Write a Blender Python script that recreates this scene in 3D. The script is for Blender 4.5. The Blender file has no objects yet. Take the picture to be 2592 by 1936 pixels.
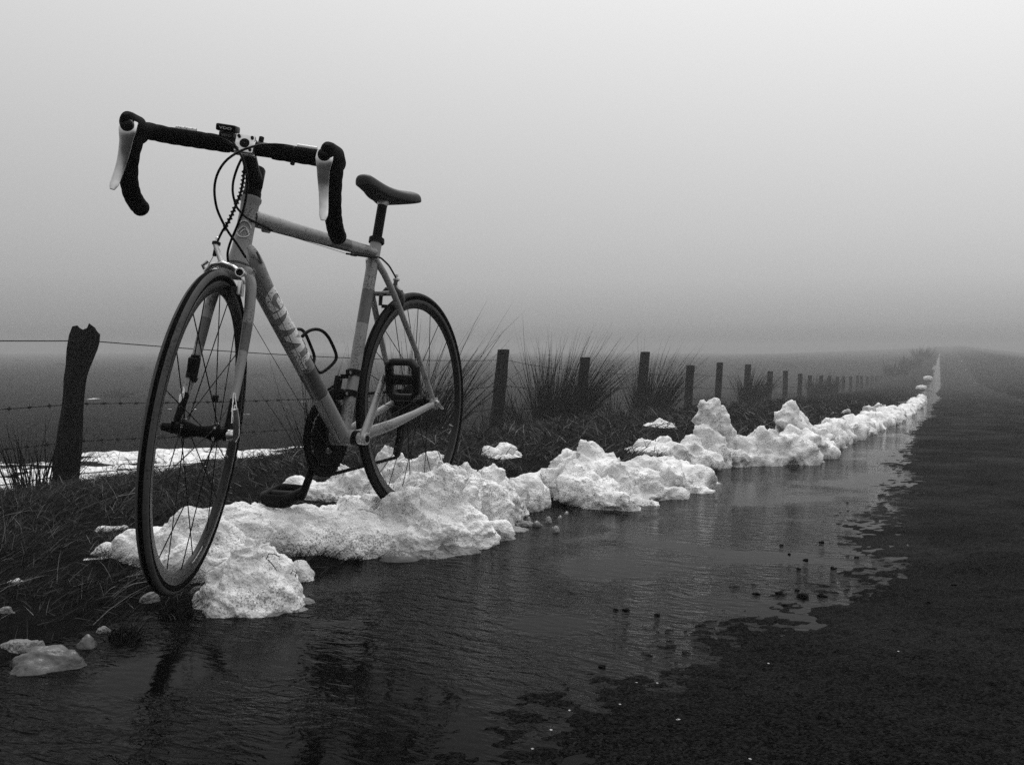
import bpy, bmesh, math, random
import numpy as np
from mathutils import Vector, Matrix
R = math.radians
rng = np.random.default_rng(7)
random.seed(7)

# ------------------------------------------------------------------ camera
sc = bpy.context.scene
FPX, PW, PH = 2309.95, 2592.0, 1936.0
CZ = 0.53
YAW = math.atan((2390 - 1296) / FPX)
PITCH, ROLL = R(-2.1292), R(-0.0142)


def rz(a): c, s = math.cos(a), math.sin(a); return np.array([[c, -s, 0], [s, c, 0], [0, 0, 1]])
def rx(a): c, s = math.cos(a), math.sin(a); return np.array([[1, 0, 0], [0, c, -s], [0, s, c]])
def ry(a): c, s = math.cos(a), math.sin(a); return np.array([[c, 0, s], [0, 1, 0], [-s, 0, c]])


CAMR = rz(YAW) @ rx(PITCH) @ ry(ROLL)
cam = bpy.data.cameras.new("camera")
camo = bpy.data.objects.new("camera", cam)
sc.collection.objects.link(camo)
cam.sensor_width = 36
cam.lens = FPX / PW * 36
cam.clip_start = 0.05
cam.clip_end = 2000
m3 = Matrix([[CAMR[i][0], CAMR[i][2], -CAMR[i][1]] for i in range(3)])
camo.matrix_world = Matrix.Translation((0, 0, CZ)) @ m3.to_4x4()
sc.camera = camo

# ------------------------------------------------------------------ sky
world = bpy.data.worlds.new("World")
sc.world = world
world.use_nodes = True
nt = world.node_tree
nt.nodes.clear()
def nn(t, kind, **kw):
    n = t.nodes.new(kind)
    for k, v in kw.items():
        if k in n.inputs: n.inputs[k].default_value = v
        else: setattr(n, k, v)
    return n
out = nn(nt, 'ShaderNodeOutputWorld')
bg = nn(nt, 'ShaderNodeBackground', Strength=0.1)
sky = nn(nt, 'ShaderNodeTexSky', sky_type='NISHITA', sun_disc=False, sun_elevation=R(55), sun_rotation=R(-20))
bw = nn(nt, 'ShaderNodeRGBToBW')
tc = nn(nt, 'ShaderNodeTexCoord')
sep = nn(nt, 'ShaderNodeSeparateXYZ')
ramp = nn(nt, 'ShaderNodeValToRGB')
el = ramp.color_ramp.elements
# overcast cloud cover: radiance against sin(elevation), thick fog low down, bright overhead
stops = [(0.0, .21), (0.012, .29), (0.027, .39), (0.074, .55), (0.12, .64), (0.18, .73), (0.32, .93), (0.5, 1.2), (1.0, 1.5)]
el[0].position, el[0].color = stops[0][0], (stops[0][1],) * 3 + (1,)
el[1].position, el[1].color = stops[-1][0], (stops[-1][1],) * 3 + (1,)
for p_, c_ in stops[1:-1]:
    e = el.new(p_); e.color = (c_, c_, c_, 1)
# the fog bank lies thicker towards the west (left) than towards the east
sx = nn(nt, 'ShaderNodeMapRange'); sx.inputs[1].default_value = -1; sx.inputs[2].default_value = .6
sx.inputs[3].default_value = .67; sx.inputs[4].default_value = 1.06
mul = nn(nt, 'ShaderNodeMath', operation='MULTIPLY')
mul10 = nn(nt, 'ShaderNodeMath', operation='MULTIPLY'); mul10.inputs[1].default_value = 10.4
mixs = nn(nt, 'ShaderNodeMix', data_type='FLOAT'); mixs.inputs[0].default_value = 0.96
L = nt.links.new
L(tc.outputs['Generated'], sep.inputs[0]); L(sep.outputs[2], ramp.inputs[0]); L(sep.outputs[0], sx.inputs[0])
dt = nn(nt, 'ShaderNodeVectorMath', operation='DOT_PRODUCT'); dt.inputs[1].default_value = (-.10, .995, 0)
bk = nn(nt, 'ShaderNodeMapRange'); bk.inputs[1].default_value = -.6; bk.inputs[2].default_value = .45
bk.inputs[3].default_value = .58; bk.inputs[4].default_value = 1.0   # the veiled sun stands ahead: the sky behind is duller
ml2 = nn(nt, 'ShaderNodeMath', operation='MULTIPLY')
L(tc.outputs['Generated'], dt.inputs[0]); L(dt.outputs['Value'], bk.inputs[0]); L(bk.outputs[0], ml2.inputs[1]); L(ramp.outputs[0], ml2.inputs[0])
L(ml2.outputs[0], mul.inputs[0]); L(sx.outputs[0], mul.inputs[1]); L(mul.outputs[0], mul10.inputs[0])
L(sky.outputs[0], bw.inputs[0]); L(bw.outputs[0], mixs.inputs[2]); L(mul10.outputs[0], mixs.inputs[3])
L(mixs.outputs[0], bg.inputs[0]); L(bg.outputs[0], out.inputs[0])

sun = bpy.data.lights.new("sun", 'SUN')
suno = bpy.data.objects.new("sun", sun)
sc.collection.objects.link(suno)
sun.energy = 1.5
sun.angle = R(35)
suno.rotation_euler = (R(-32), 0, R(20))   # from beyond the bicycle, high up
sc.view_settings.view_transform = 'Standard'
sc.view_settings.look = 'None'
sc.view_settings.exposure = 0.0
sc.view_settings.gamma = 1.0
sc.cycles.volume_bounces = 1
sc.cycles.max_bounces = 8
sc.cycles.use_denoising = False

# ------------------------------------------------------------------ helpers
col = sc.collection

def tag(o, label=None, cat=None, group=None, kind=None):
    if label: o['label'] = label
    if cat: o['category'] = cat
    if group: o['group'] = group
    if kind or cat: o['kind'] = kind or 'thing'
    return o

def empty(name, loc, mat=None):
    o = bpy.data.objects.new(name, None)
    col.objects.link(o)
    o.empty_display_size = .1
    o.matrix_world = mat if mat is not None else Matrix.Translation(loc)
    return o

def mesh_np(name, V, F, mat, parent=None, smooth=True, mats=None, midx=None):
    """V (n,3), F (m,k) numpy arrays -> one mesh object"""
    V = np.ascontiguousarray(V, dtype=np.float32); F = np.ascontiguousarray(F, dtype=np.int32)
    me = bpy.data.meshes.new(name)
    me.vertices.add(len(V)); me.vertices.foreach_set('co', V.ravel())
    k = F.shape[1]
    me.loops.add(F.size); me.loops.foreach_set('vertex_index', F.ravel())
    me.polygons.add(len(F))
    me.polygons.foreach_set('loop_start', np.arange(0, F.size, k, dtype=np.int32))
    me.polygons.foreach_set('loop_total', np.full(len(F), k, dtype=np.int32))
    me.polygons.foreach_set('use_smooth', np.full(len(F), smooth, dtype=bool))
    for m in (mats or [mat]): me.materials.append(m)
    if midx is not None: me.polygons.foreach_set('material_index', np.asarray(midx, dtype=np.int32))
    me.update(); me.validate()
    o = bpy.data.objects.new(name, me)
    col.objects.link(o)
    if parent: o.parent = parent
    return o

def norm(v):
    v = np.asarray(v, float); return v / (np.linalg.norm(v) + 1e-12)

class MB:
    """collects shapes; build() links them as one mesh object"""
    def __init__(self, xf=None):
        self.v = []; self.f = []; self.mi = []; self.xf = xf
    def add(self, V, F, mi=0):
        b = len(self.v)
        V = np.asarray(V, float)
        if self.xf is not None: V = self.xf(V)
        self.v.extend(map(tuple, V))
        for i, f in enumerate(F):
            self.f.append(tuple(b + j for j in f)); self.mi.append(mi if np.isscalar(mi) else mi[i])
        return self
    def tube(self, pts, r, seg=12, cap=True, flat=None, up=None, mi=0):
        """swept tube. r: number or list; flat: (a,b) scale of the section across/along 'up'; mi per span"""
        P = np.asarray(pts, float); n = len(P)
        rr = np.full(n, r, float) if np.isscalar(r) else np.asarray(r, float)
        fl = [(1, 1)] * n if flat is None else (flat if isinstance(flat, list) else [flat] * n)
        T = np.gradient(P, axis=0); T /= np.linalg.norm(T, axis=1)[:, None] + 1e-12
        u = np.asarray(up, float) if up is not None else (np.array([0, 0, 1.]) if abs(T[0][2]) < .9 else np.array([1., 0, 0]))
        V = []
        for i in range(n):
            u = u - T[i] * (u @ T[i]); u = norm(u); w = np.cross(T[i], u)
            if up is not None: u0 = np.asarray(up, float); u = norm(u0 - T[i] * (u0 @ T[i])); w = np.cross(T[i], u)
            a = np.arange(seg) * 2 * math.pi / seg
            V.append(P[i] + np.outer(np.cos(a), u) * rr[i] * fl[i][0] + np.outer(np.sin(a), w) * rr[i] * fl[i][1])
        V = np.concatenate(V); F = []; M = []
        for i in range(n - 1):
            for j in range(seg):
                k = (j + 1) % seg
                F.append((i * seg + j, i * seg + k, (i + 1) * seg + k, (i + 1) * seg + j))
                M.append(mi if np.isscalar(mi) else mi[i])
        if cap:
            F.append(tuple(range(seg))[::-1]); M.append(M[0])
            F.append(tuple((n - 1) * seg + j for j in range(seg))); M.append(M[-1])
        return self.add(V, F, M)
    def box(self, c, s, rot=None, bevel=.15, mi=0):
        """box with chamfered edges; c centre, s full size"""
        s = np.asarray(s, float) / 2; b = bevel * s.min()
        bm = bmesh.new(); bmesh.ops.create_cube(bm, size=2)
        for v in bm.verts: v.co = Vector((v.co.x * s[0], v.co.y * s[1], v.co.z * s[2]))
        if b > 0: bmesh.ops.bevel(bm, geom=bm.edges[:], offset=b, segments=2, affect='EDGES', profile=.6)
        V = np.array([v.co[:] for v in bm.verts]); F = [[v.index for v in f.verts] for f in bm.faces]
        bm.free()
        if rot is not None: V = V @ np.asarray(rot).T
        return self.add(V + np.asarray(c, float), F, mi)
    def lathe(self, c, axis, prof, seg=32, mi=0, closed=False, a0=0, a1=2 * math.pi):
        """prof: list of (along, radius) round axis through c"""
        ax_ = norm(axis); u = norm(np.cross(ax_, [0.3, .1, 1] if abs(ax_[2]) < .9 else [1, 0, 0])); w = np.cross(ax_, u)
        V = []; n = len(prof)
        full = abs(a1 - a0 - 2 * math.pi) < 1e-6
        m = seg if full else seg + 1
        A = a0 + (a1 - a0) * np.arange(m) / seg
        for (h, r) in prof:
            V.append(np.asarray(c) + ax_ * h + np.outer(np.cos(A), u) * r + np.outer(np.sin(A), w) * r)
        V = np.concatenate(V); F = []; M = []
        rng_ = range(n if closed else n - 1)
        for i in rng_:
            i2 = (i + 1) % n
            for j in range(seg):
                k = (j + 1) % m
                F.append((i * m + j, i * m + k, i2 * m + k, i2 * m + j)); M.append(mi if np.isscalar(mi) else mi[i])
        return self.add(V, F, M)
    def cyl(self, p0, p1, r, seg=20, mi=0, bevel=.12):
        p0 = np.asarray(p0, float); p1 = np.asarray(p1, float); h = np.linalg.norm(p1 - p0); b = bevel * min(r, h / 2)
        return self.lathe(p0, p1 - p0, [(0, 1e-4), (0, r - b), (b, r), (h - b, r), (h, r - b), (h, 1e-4)], seg, mi)
    def build(self, name, mat, parent=None, smooth=True, mats=None, sub=0):
        me = bpy.data.meshes.new(name)
        me.from_pydata(self.v, [], self.f)
        for m in (mats or [mat]): me.materials.append(m)
        me.polygons.foreach_set('material_index', self.mi)
        bm = bmesh.new(); bm.from_mesh(me); bmesh.ops.recalc_face_normals(bm, faces=bm.faces[:])
        for f in bm.faces: f.smooth = smooth
        if smooth:
            for e in bm.edges:
                if len(e.link_faces) == 2 and e.calc_face_angle(0) > R(38): e.smooth = False
        bm.to_mesh(me); bm.free(); me.update()
        o = bpy.data.objects.new(name, me)
        col.objects.link(o)
        if parent: o.parent = parent
        return o

# smooth value noise ------------------------------------------------
def _hash(i, j, k, s):
    n = (i * 374761393 + j * 668265263 + k * 2147483647 + s * 974634777) & 0xffffffff
    n = ((n ^ (n >> 13)) * 1274126177) & 0xffffffff
    return ((n ^ (n >> 16)) & 0xffffff) / 16777215.0
def vnoise(P, s=0):
    P = np.asarray(P, float)
    if P.shape[-1] == 2: P = np.concatenate([P, np.zeros(P.shape[:-1] + (1,))], -1)
    I = np.floor(P).astype(np.int64); f = P - I; f = f * f * f * (f * (f * 6 - 15) + 10)
    r = 0
    for a in (0, 1):
        wa = f[..., 0] if a else 1 - f[..., 0]
        for b in (0, 1):
            wb = f[..., 1] if b else 1 - f[..., 1]
            for c in (0, 1):
                wc = f[..., 2] if c else 1 - f[..., 2]
                r = r + wa * wb * wc * _hash(I[..., 0] + a, I[..., 1] + b, I[..., 2] + c, s)
    return r * 2 - 1
def fbm(P, o=4, s=0, g=.5):
    P = np.asarray(P, float); r = 0; a = 1; t = 0
    for i in range(o):
        r = r + a * vnoise(P * 2.03 ** i + 17.3 * i, s + i); t += a; a *= g
    return r / t
def N2(x, y, sc_, o=3, s=0, g=.5):
    return fbm(np.stack([x * sc_, y * sc_], -1), o, s, g)

# ------------------------------------------------------------------ materials
def mat(name, base=.2, rough=.5, metal=0., spec=.5, ior=None, var=0., vscale=20., bump=0., bscale=60., coat=0.,
        dirt=0., dscale=250., dcol=.02, dth=.62, sss=0., attr=None, aniso=None):
    m = bpy.data.materials.new(name); m.use_nodes = True
    t = m.node_tree; b = t.nodes['Principled BSDF']
    b.inputs['Base Color'].default_value = (base, base, base, 1)
    b.inputs['Roughness'].default_value = rough; b.inputs['Metallic'].default_value = metal
    b.inputs['Specular IOR Level'].default_value = spec
    if ior: b.inputs['IOR'].default_value = ior
    if coat: b.inputs['Coat Weight'].default_value = coat; b.inputs['Coat Roughness'].default_value = .15
    if sss:
        b.inputs['Subsurface Weight'].default_value = sss; b.inputs['Subsurface Radius'].default_value = (.02, .02, .02)
        b.inputs['Subsurface Scale'].default_value = 1.0
    tcn = t.nodes.new('ShaderNodeTexCoord'); co = tcn.outputs['Object']
    if aniso:
        mp = t.nodes.new('ShaderNodeMapping'); mp.inputs['Scale'].default_value = aniso; t.links.new(co, mp.inputs[0]); co = mp.outputs[0]
    cur = None
    if attr:
        a = t.nodes.new('ShaderNodeAttribute'); a.attribute_name = attr; cur = a.outputs['Color']
    if var:
        n = t.nodes.new('ShaderNodeTexNoise'); n.inputs['Scale'].default_value = vscale; n.inputs['Detail'].default_value = 6
        t.links.new(co, n.inputs['Vector'])
        mr = t.nodes.new('ShaderNodeMapRange'); mr.inputs[1].default_value = .3; mr.inputs[2].default_value = .7
        mr.inputs[3].default_value = base * (1 - var); mr.inputs[4].default_value = base * (1 + var)
        t.links.new(n.outputs['Fac'], mr.inputs[0]); cur = mr.outputs[0]
    if dirt:
        n = t.nodes.new('ShaderNodeTexNoise'); n.inputs['Scale'].default_value = dscale; n.inputs['Detail'].default_value = 2
        n2 = t.nodes.new('ShaderNodeTexNoise'); n2.inputs['Scale'].default_value = dscale * .05; n2.inputs['Detail'].default_value = 3
        t.links.new(co, n.inputs['Vector']); t.links.new(co, n2.inputs['Vector'])
        ad = t.nodes.new('ShaderNodeMath'); ad.operation = 'MULTIPLY_ADD'; ad.inputs[1].default_value = .8
        t.links.new(n2.outputs['Fac'], ad.inputs[0]); t.links.new(n.outputs['Fac'], ad.inputs[2])
        mr = t.nodes.new('ShaderNodeMapRange'); mr.inputs[1].default_value = dth + .385; mr.inputs[2].default_value = dth + .415
        mr.inputs[3].default_value = 0; mr.inputs[4].default_value = dirt; t.links.new(ad.outputs[0], mr.inputs[0])
        mx = t.nodes.new('ShaderNodeMix'); mx.data_type = 'RGBA'
        t.links.new(mr.outputs[0], mx.inputs[0])
        if cur is not None: t.links.new(cur, mx.inputs[6])
        else: mx.inputs[6].default_value = (base, base, base, 1)
        mx.inputs[7].default_value = (dcol, dcol, dcol, 1); cur = mx.outputs[2]
    if cur is not None: t.links.new(cur, b.inputs['Base Color'])
    if bump:
        n = t.nodes.new('ShaderNodeTexNoise'); n.inputs['Scale'].default_value = bscale; n.inputs['Detail'].default_value = 5
        t.links.new(co, n.inputs['Vector'])
        bp = t.nodes.new('ShaderNodeBump'); bp.inputs['Strength'].default_value = 1.0; bp.inputs['Distance'].default_value = bump
        t.links.new(n.outputs['Fac'], bp.inputs['Height']); t.links.new(bp.outputs[0], b.inputs['Normal'])
    return m

M = {}
M['paint'] = mat('frame_paint', .215, .42, coat=.1, var=.08, vscale=30, dirt=.9, dscale=260, dcol=.04, dth=.64)
M['paint_dark'] = mat('frame_paint_dark', .075, .42, coat=.1, var=.1, dirt=.8, dscale=260, dcol=.02, dth=.64)
M['decal'] = mat('white_decal', .78, .4, var=.06, dirt=.8, dscale=240, dcol=.08, dth=.62)
M['badge'] = mat('badge_line', .6, .4)
M['black'] = mat('black_plastic', .003, .5, spec=.08)
M['gloss'] = mat('black_gloss', .002, .35, spec=.04)
M['rubber'] = mat('tyre_black', .002, .8, spec=.02, bump=.0004, bscale=900)
M['rubber_grey'] = mat('tyre_grey', .070, .7, spec=.15, var=.15, vscale=60, dirt=.7, dscale=300, dcol=.02, dth=.62)
M['rubber_dim'] = mat('tyre_dull', .014, .7, spec=.08)
M['rim'] = mat('rim_black', .005, .32, spec=.2)
M['track'] = mat('brake_track', .045, .35, metal=.4)
M['tape'] = mat('bar_tape', .002, .8, spec=.04, bump=.0006, bscale=300)
M['silver'] = mat('polished_alloy', .62, .24, metal=.9, var=.1, vscale=80)
M['alloy'] = mat('satin_alloy', .40, .4, metal=.55, var=.12, vscale=60, dirt=.9, dscale=300, dcol=.05, dth=.62)
M['steel'] = mat('dark_steel', .05, .4, metal=.8)
M['chain'] = mat('oily_chain', .002, .6, spec=.06, bump=.0005, bscale=700)
M['text'] = mat('pale_print', .45, .5)
M['text_dim'] = mat('dim_print', .16, .6)
M['knob'] = mat('hood_cap', .004, .35, spec=.2)
M['wood'] = mat('weathered_wood', .013, .85, var=.6, vscale=9, bump=.006, bscale=18, aniso=(6, 6, .7), spec=.05)
M['wood_old'] = mat('split_wood', .006, .9, var=.75, vscale=8, bump=.008, bscale=16, aniso=(7, 7, .6), spec=.04)
M['wire'] = mat('rusty_wire', .008, .8, spec=.1)
M['rush'] = mat('rush_stem', .03, .8, attr='shade', spec=.03)
M['grass'] = mat('grass_blade', .06, .75, attr='shade', spec=.04)
M['stone'] = mat('grit', .003, .8, spec=.05, var=.4)
M['pebble'] = mat('pale_pebble', .35, .5, var=.2)
M['twig'] = mat('dead_stem', .03, .7)

def snow_mat(name, base, d, dth=.60):
    m = mat(name, base, .55, spec=.35, bump=.006, bscale=75, dirt=d, dscale=210, dcol=.05, dth=dth)
    t = m.node_tree; b = t.nodes['Principled BSDF']
    # coarse granular crystals and thawed grey blotches in the old snow itself
    tcn = [n for n in t.nodes if n.type == 'TEX_COORD'][0]
    n = t.nodes.new('ShaderNodeTexNoise'); n.inputs['Scale'].default_value = 9; n.inputs['Detail'].default_value = 8; n.inputs['Roughness'].default_value = .65
    t.links.new(tcn.outputs['Object'], n.inputs['Vector'])
    mr = t.nodes.new('ShaderNodeMapRange'); mr.inputs[1].default_value = .38; mr.inputs[2].default_value = .6
    mr.inputs[3].default_value = base * .62; mr.inputs[4].default_value = base
    t.links.new(n.outputs['Fac'], mr.inputs[0])
    mx = [n for n in t.nodes if n.type == 'MIX'][0]
    t.links.new(mr.outputs[0], mx.inputs[6])
    bp = [n for n in t.nodes if n.type == 'BUMP'][0]
    v = t.nodes.new('ShaderNodeTexVoronoi'); v.inputs['Scale'].default_value = 160
    t.links.new(tcn.outputs['Object'], v.inputs['Vector'])
    b2 = t.nodes.new('ShaderNodeBump'); b2.inputs['Distance'].default_value = .0022; b2.invert = True
    t.links.new(v.outputs['Distance'], b2.inputs['Height']); t.links.new(bp.outputs[0], b2.inputs['Normal'])
    t.links.new(b2.outputs[0], b.inputs['Normal'])
    return m
M['snow'] = snow_mat('old_snow', .92, .6, .655)
M['snow_clean'] = snow_mat('clean_snow', .92, .6, .68)
M['snow_wet'] = snow_mat('wet_snow', .22, .8, .60)
M['ice'] = mat('grey_ice', .09, .3, var=.5, vscale=16, bump=.004, bscale=60, spec=.5)

# ------------------------------------------------------------------ terrain
PY = np.array([-400, -8, 0, 3, 6, 10, 14, 20, 30, 40, 52, 65, 80, 100, 136, 260, 400, 440])
PZ = np.array([.16, .16, 0, -.055, -.13, -.25, -.385, -.60, -.95, -1.27, -1.60, -1.80, -1.82, -1.55, -.75, -.09, 1.31, 1.35])
def prof(y):
    y = np.asarray(y, float)
    return (np.interp(y - 1.5, PY, PZ) + np.interp(y, PY, PZ) * 2 + np.interp(y + 1.5, PY, PZ)) / 4 + .008
PX = np.array([-400, -120, -60, -20, -10, -7, -5.5, -4.8, -4.2, -3.4, -2.6, -2.0, -1.5, -1.2, -1.0, 0, 2.05, 2.3, 2.9, 4, 6, 20, 60, 400])
PO = np.array([-1.2, -1.1, -.98, -.78, -.64, -.56, -.42, -.30, -.19, -.01, .06, .06, .03, -.01, -.05, -.06, -.06, .06, .13, .2, .3, -1.5, -6.5, -8])
def cross(x): return np.interp(x, PX, PO)
YB = np.array([0, 1.1, 1.4, 1.6, 1.9, 2.4, 3, 3.3, 4, 5, 6.5, 10, 400])
XB = np.array([-1.36, -1.36, -1.33, -1.26, -1.25, -1.22, -1.15, -1.06, -.96, -.84, -.74, -.68, -.62])
def ground_z(x, y):
    x = np.asarray(x, float); y = np.asarray(y, float)
    # the verge edge wanders with the road side snow: shift the cross profile near the left edge
    xs = np.where(x < 0, x - (np.interp(y, YB, XB) + 1.2) * np.clip((x + 3.4) / 2.0, 0, 1), x)
    fl = np.clip((-x - 8) / 60, 0, 1)                      # far out in the field the ground is level
    h = prof(y) * (1 - fl) + (-.75) * fl
    z = h + cross(xs)
    far = np.clip((np.hypot(x, y) - 4) / 30, 0, 1)
    verge = (xs < -1.15) | (xs > 2.2)
    n = N2(x, y, 1.1, 3, 3) * (.035 + .05 * far) + N2(x, y, 7, 3, 9) * .016
    k = np.clip((-xs - 1.12) / .30, 0, 1) + np.clip((xs - 2.15) / .3, 0, 1)
    return z + n * k - .022 * np.clip((xs + 1.6) / .35, 0, 1) * (xs < 0)
YE = np.array([0, .9, 1.12, 1.25, 1.45, 1.75, 2.15, 2.4, 2.8, 4.2, 6, 9, 13, 20, 30, 34, 40, 60, 140, 400])
XE = np.array([-.60, -.50, -.44, -.47, -.38, -.33, -.24, -.10, -.13, -.12, -.18, -.22, -.14, -.22, -.05, -.2, -.3, -.15, -.6, -1.3])
def road_d(x, y):
    """height of the tarmac over the water film"""
    xe = np.interp(y, YE, XE)
    d = (x - xe) * .045
    d = np.where(d < 0, d * .40 - .004 * np.clip((y - 3) / 3, 0, 1) * np.exp(-((x - xe + .32) / .22) ** 2), np.minimum(d, .020 + (x - xe) * .006))
    gx = np.interp(y, [0, 9, 16, 30, 400], [9, 2.9, 1.45, 1.4, 1.5])
    d = d - np.clip(x - gx, 0, .5) * (.045 + .06 * N2(x, y, .5, 2, 66))
    d = np.maximum(d, -.015)
    n = N2(x, y, 5, 2, 21) * .0020 + N2(x, y, 24, 3, 31, .8) * .0052 + N2(x, y, 1.3, 2, 41) * .0022
    return d + n
def road_z(x, y):
    g = N2(x, y, 60, 3, 51, .7) * .0020 + np.abs(N2(x, y, 120, 1, 61)) * .0012
    fade = np.clip(1.6 - np.hypot(x, y) / 5, 0, 1)
    return prof(y) + road_d(x, y) + g * fade

# a pixel of the (2212 wide) view -> the point of the ground it shows, used to read plan positions off the photograph
def ray(u, v):
    k = PW / 2212.0
    return CAMR @ np.array([(u * k - PW / 2) / FPX, 1, -(v * k - PH / 2) / FPX])
def gz_fast(x, y):
    xs = np.where(x < 0, x - (np.interp(y, YB, XB) + 1.2) * np.clip((x + 3.4) / 2.0, 0, 1), x)
    fl = np.clip((-x - 8) / 60, 0, 1)
    return np.maximum(prof(y) * (1 - fl) - .75 * fl + cross(xs), np.where((xs > -1.3) & (xs < 2.1), prof(y), -99))
def at(u, v, off=0.0):
    d = ray(u, v); t = np.concatenate([np.linspace(.4, 20, 4000), np.linspace(20.05, 420, 8000)])
    hit = np.nonzero(CZ + d[2] * t < gz_fast(d[0] * t, d[1] * t) + off)[0]
    t = t[hit[0]] if len(hit) else 200.
    return np.array([d[0] * t, d[1] * t, CZ + d[2] * t]), t
def at_y(u, y):
    d = ray(u, 800); t = y / d[1]; return d[0] * t

def grid(name, xs, ys, zf, m, flip=False):
    X, Y = np.meshgrid(xs, ys); Z = zf(X, Y)
    V = np.stack([X, Y, Z], -1).reshape(-1, 3)
    ny, nx = X.shape; i = np.arange(ny * nx).reshape(ny, nx)
    F = np.stack([i[:-1, :-1], i[:-1, 1:], i[1:, 1:], i[1:, :-1]], -1).reshape(-1, 4)
    return mesh_np(name, V, F, m)

def spaced(a, b, d0, g, m=1e9):
    """coordinates from a to b whose step grows with distance from 0"""
    r = [a]
    while r[-1] < b: r.append(r[-1] + min(m, max(d0, abs(r[-1]) * g)))
    r[-1] = b
    return np.array(r)

def ground_mat():
    m = bpy.data.materials.new('moor_turf'); m.use_nodes = True; t = m.node_tree; b = t.nodes['Principled BSDF']
    b.inputs['Roughness'].default_value = .9; b.inputs['Specular IOR Level'].default_value = .01
    tcn = t.nodes.new('ShaderNodeTexCoord')
    n = t.nodes.new('ShaderNodeTexNoise'); n.inputs['Scale'].default_value = 2.2; n.inputs['Detail'].default_value = 12; n.inputs['Roughness'].default_value = .7
    n2 = t.nodes.new('ShaderNodeTexNoise'); n2.inputs['Scale'].default_value = 55; n2.inputs['Detail'].default_value = 6; n2.inputs['Roughness'].default_value = .8
    for q in (n, n2): t.links.new(tcn.outputs['Object'], q.inputs['Vector'])
    ml = t.nodes.new('ShaderNodeMath'); ml.operation = 'MULTIPLY'
    t.links.new(n.outputs['Fac'], ml.inputs[0]); t.links.new(n2.outputs['Fac'], ml.inputs[1])
    mr = t.nodes.new('ShaderNodeMapRange'); mr.inputs[1].default_value = .1; mr.inputs[2].default_value = .4
    mr.inputs[3].default_value = .002; mr.inputs[4].default_value = .024
    t.links.new(ml.outputs[0], mr.inputs[0]); t.links.new(mr.outputs[0], b.inputs['Base Color'])
    bp = t.nodes.new('ShaderNodeBump'); bp.inputs['Distance'].default_value = .03
    t.links.new(n2.outputs['Fac'], bp.inputs['Height']); t.links.new(bp.outputs[0], b.inputs['Normal'])
    return m
def road_mat():
    m = bpy.data.materials.new('wet_tarmac'); m.use_nodes = True; t = m.node_tree; b = t.nodes['Principled BSDF']
    tcn = t.nodes.new('ShaderNodeTexCoord')
    v = t.nodes.new('ShaderNodeTexVoronoi'); v.inputs['Scale'].default_value = 230; v.inputs['Randomness'].default_value = 1
    n = t.nodes.new('ShaderNodeTexNoise'); n.inputs['Scale'].default_value = 3.0; n.inputs['Detail'].default_value = 6
    n3 = t.nodes.new('ShaderNodeTexNoise'); n3.inputs['Scale'].default_value = 60; n3.inputs['Detail'].default_value = 4
    for q in (v, n, n3): t.links.new(tcn.outputs['Object'], q.inputs['Vector'])
    mr = t.nodes.new('ShaderNodeMapRange'); mr.inputs[1].default_value = .3; mr.inputs[2].default_value = .9; mr.inputs[3].default_value = .0004; mr.inputs[4].default_value = .014
    t.links.new(v.outputs['Color'], mr.inputs[0]); t.links.new(mr.outputs[0], b.inputs['Base Color'])
    rr = t.nodes.new('ShaderNodeMapRange'); rr.inputs[1].default_value = .35; rr.inputs[2].default_value = .65
    rr.inputs[3].default_value = .45; rr.inputs[4].default_value = .7
    t.links.new(n.outputs['Fac'], rr.inputs[0]); t.links.new(rr.outputs[0], b.inputs['Roughness'])
    b.inputs['IOR'].default_value = 1.065
    bp = t.nodes.new('ShaderNodeBump'); bp.inputs['Distance'].default_value = .0048; bp.invert = True
    t.links.new(v.outputs['Distance'], bp.inputs['Height'])
    b2 = t.nodes.new('ShaderNodeBump'); b2.inputs['Distance'].default_value = .006
    t.links.new(n3.outputs['Fac'], b2.inputs['Height']); t.links.new(bp.outputs[0], b2.inputs['Normal'])
    t.links.new(b2.outputs[0], b.inputs['Normal'])
    return m
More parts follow.
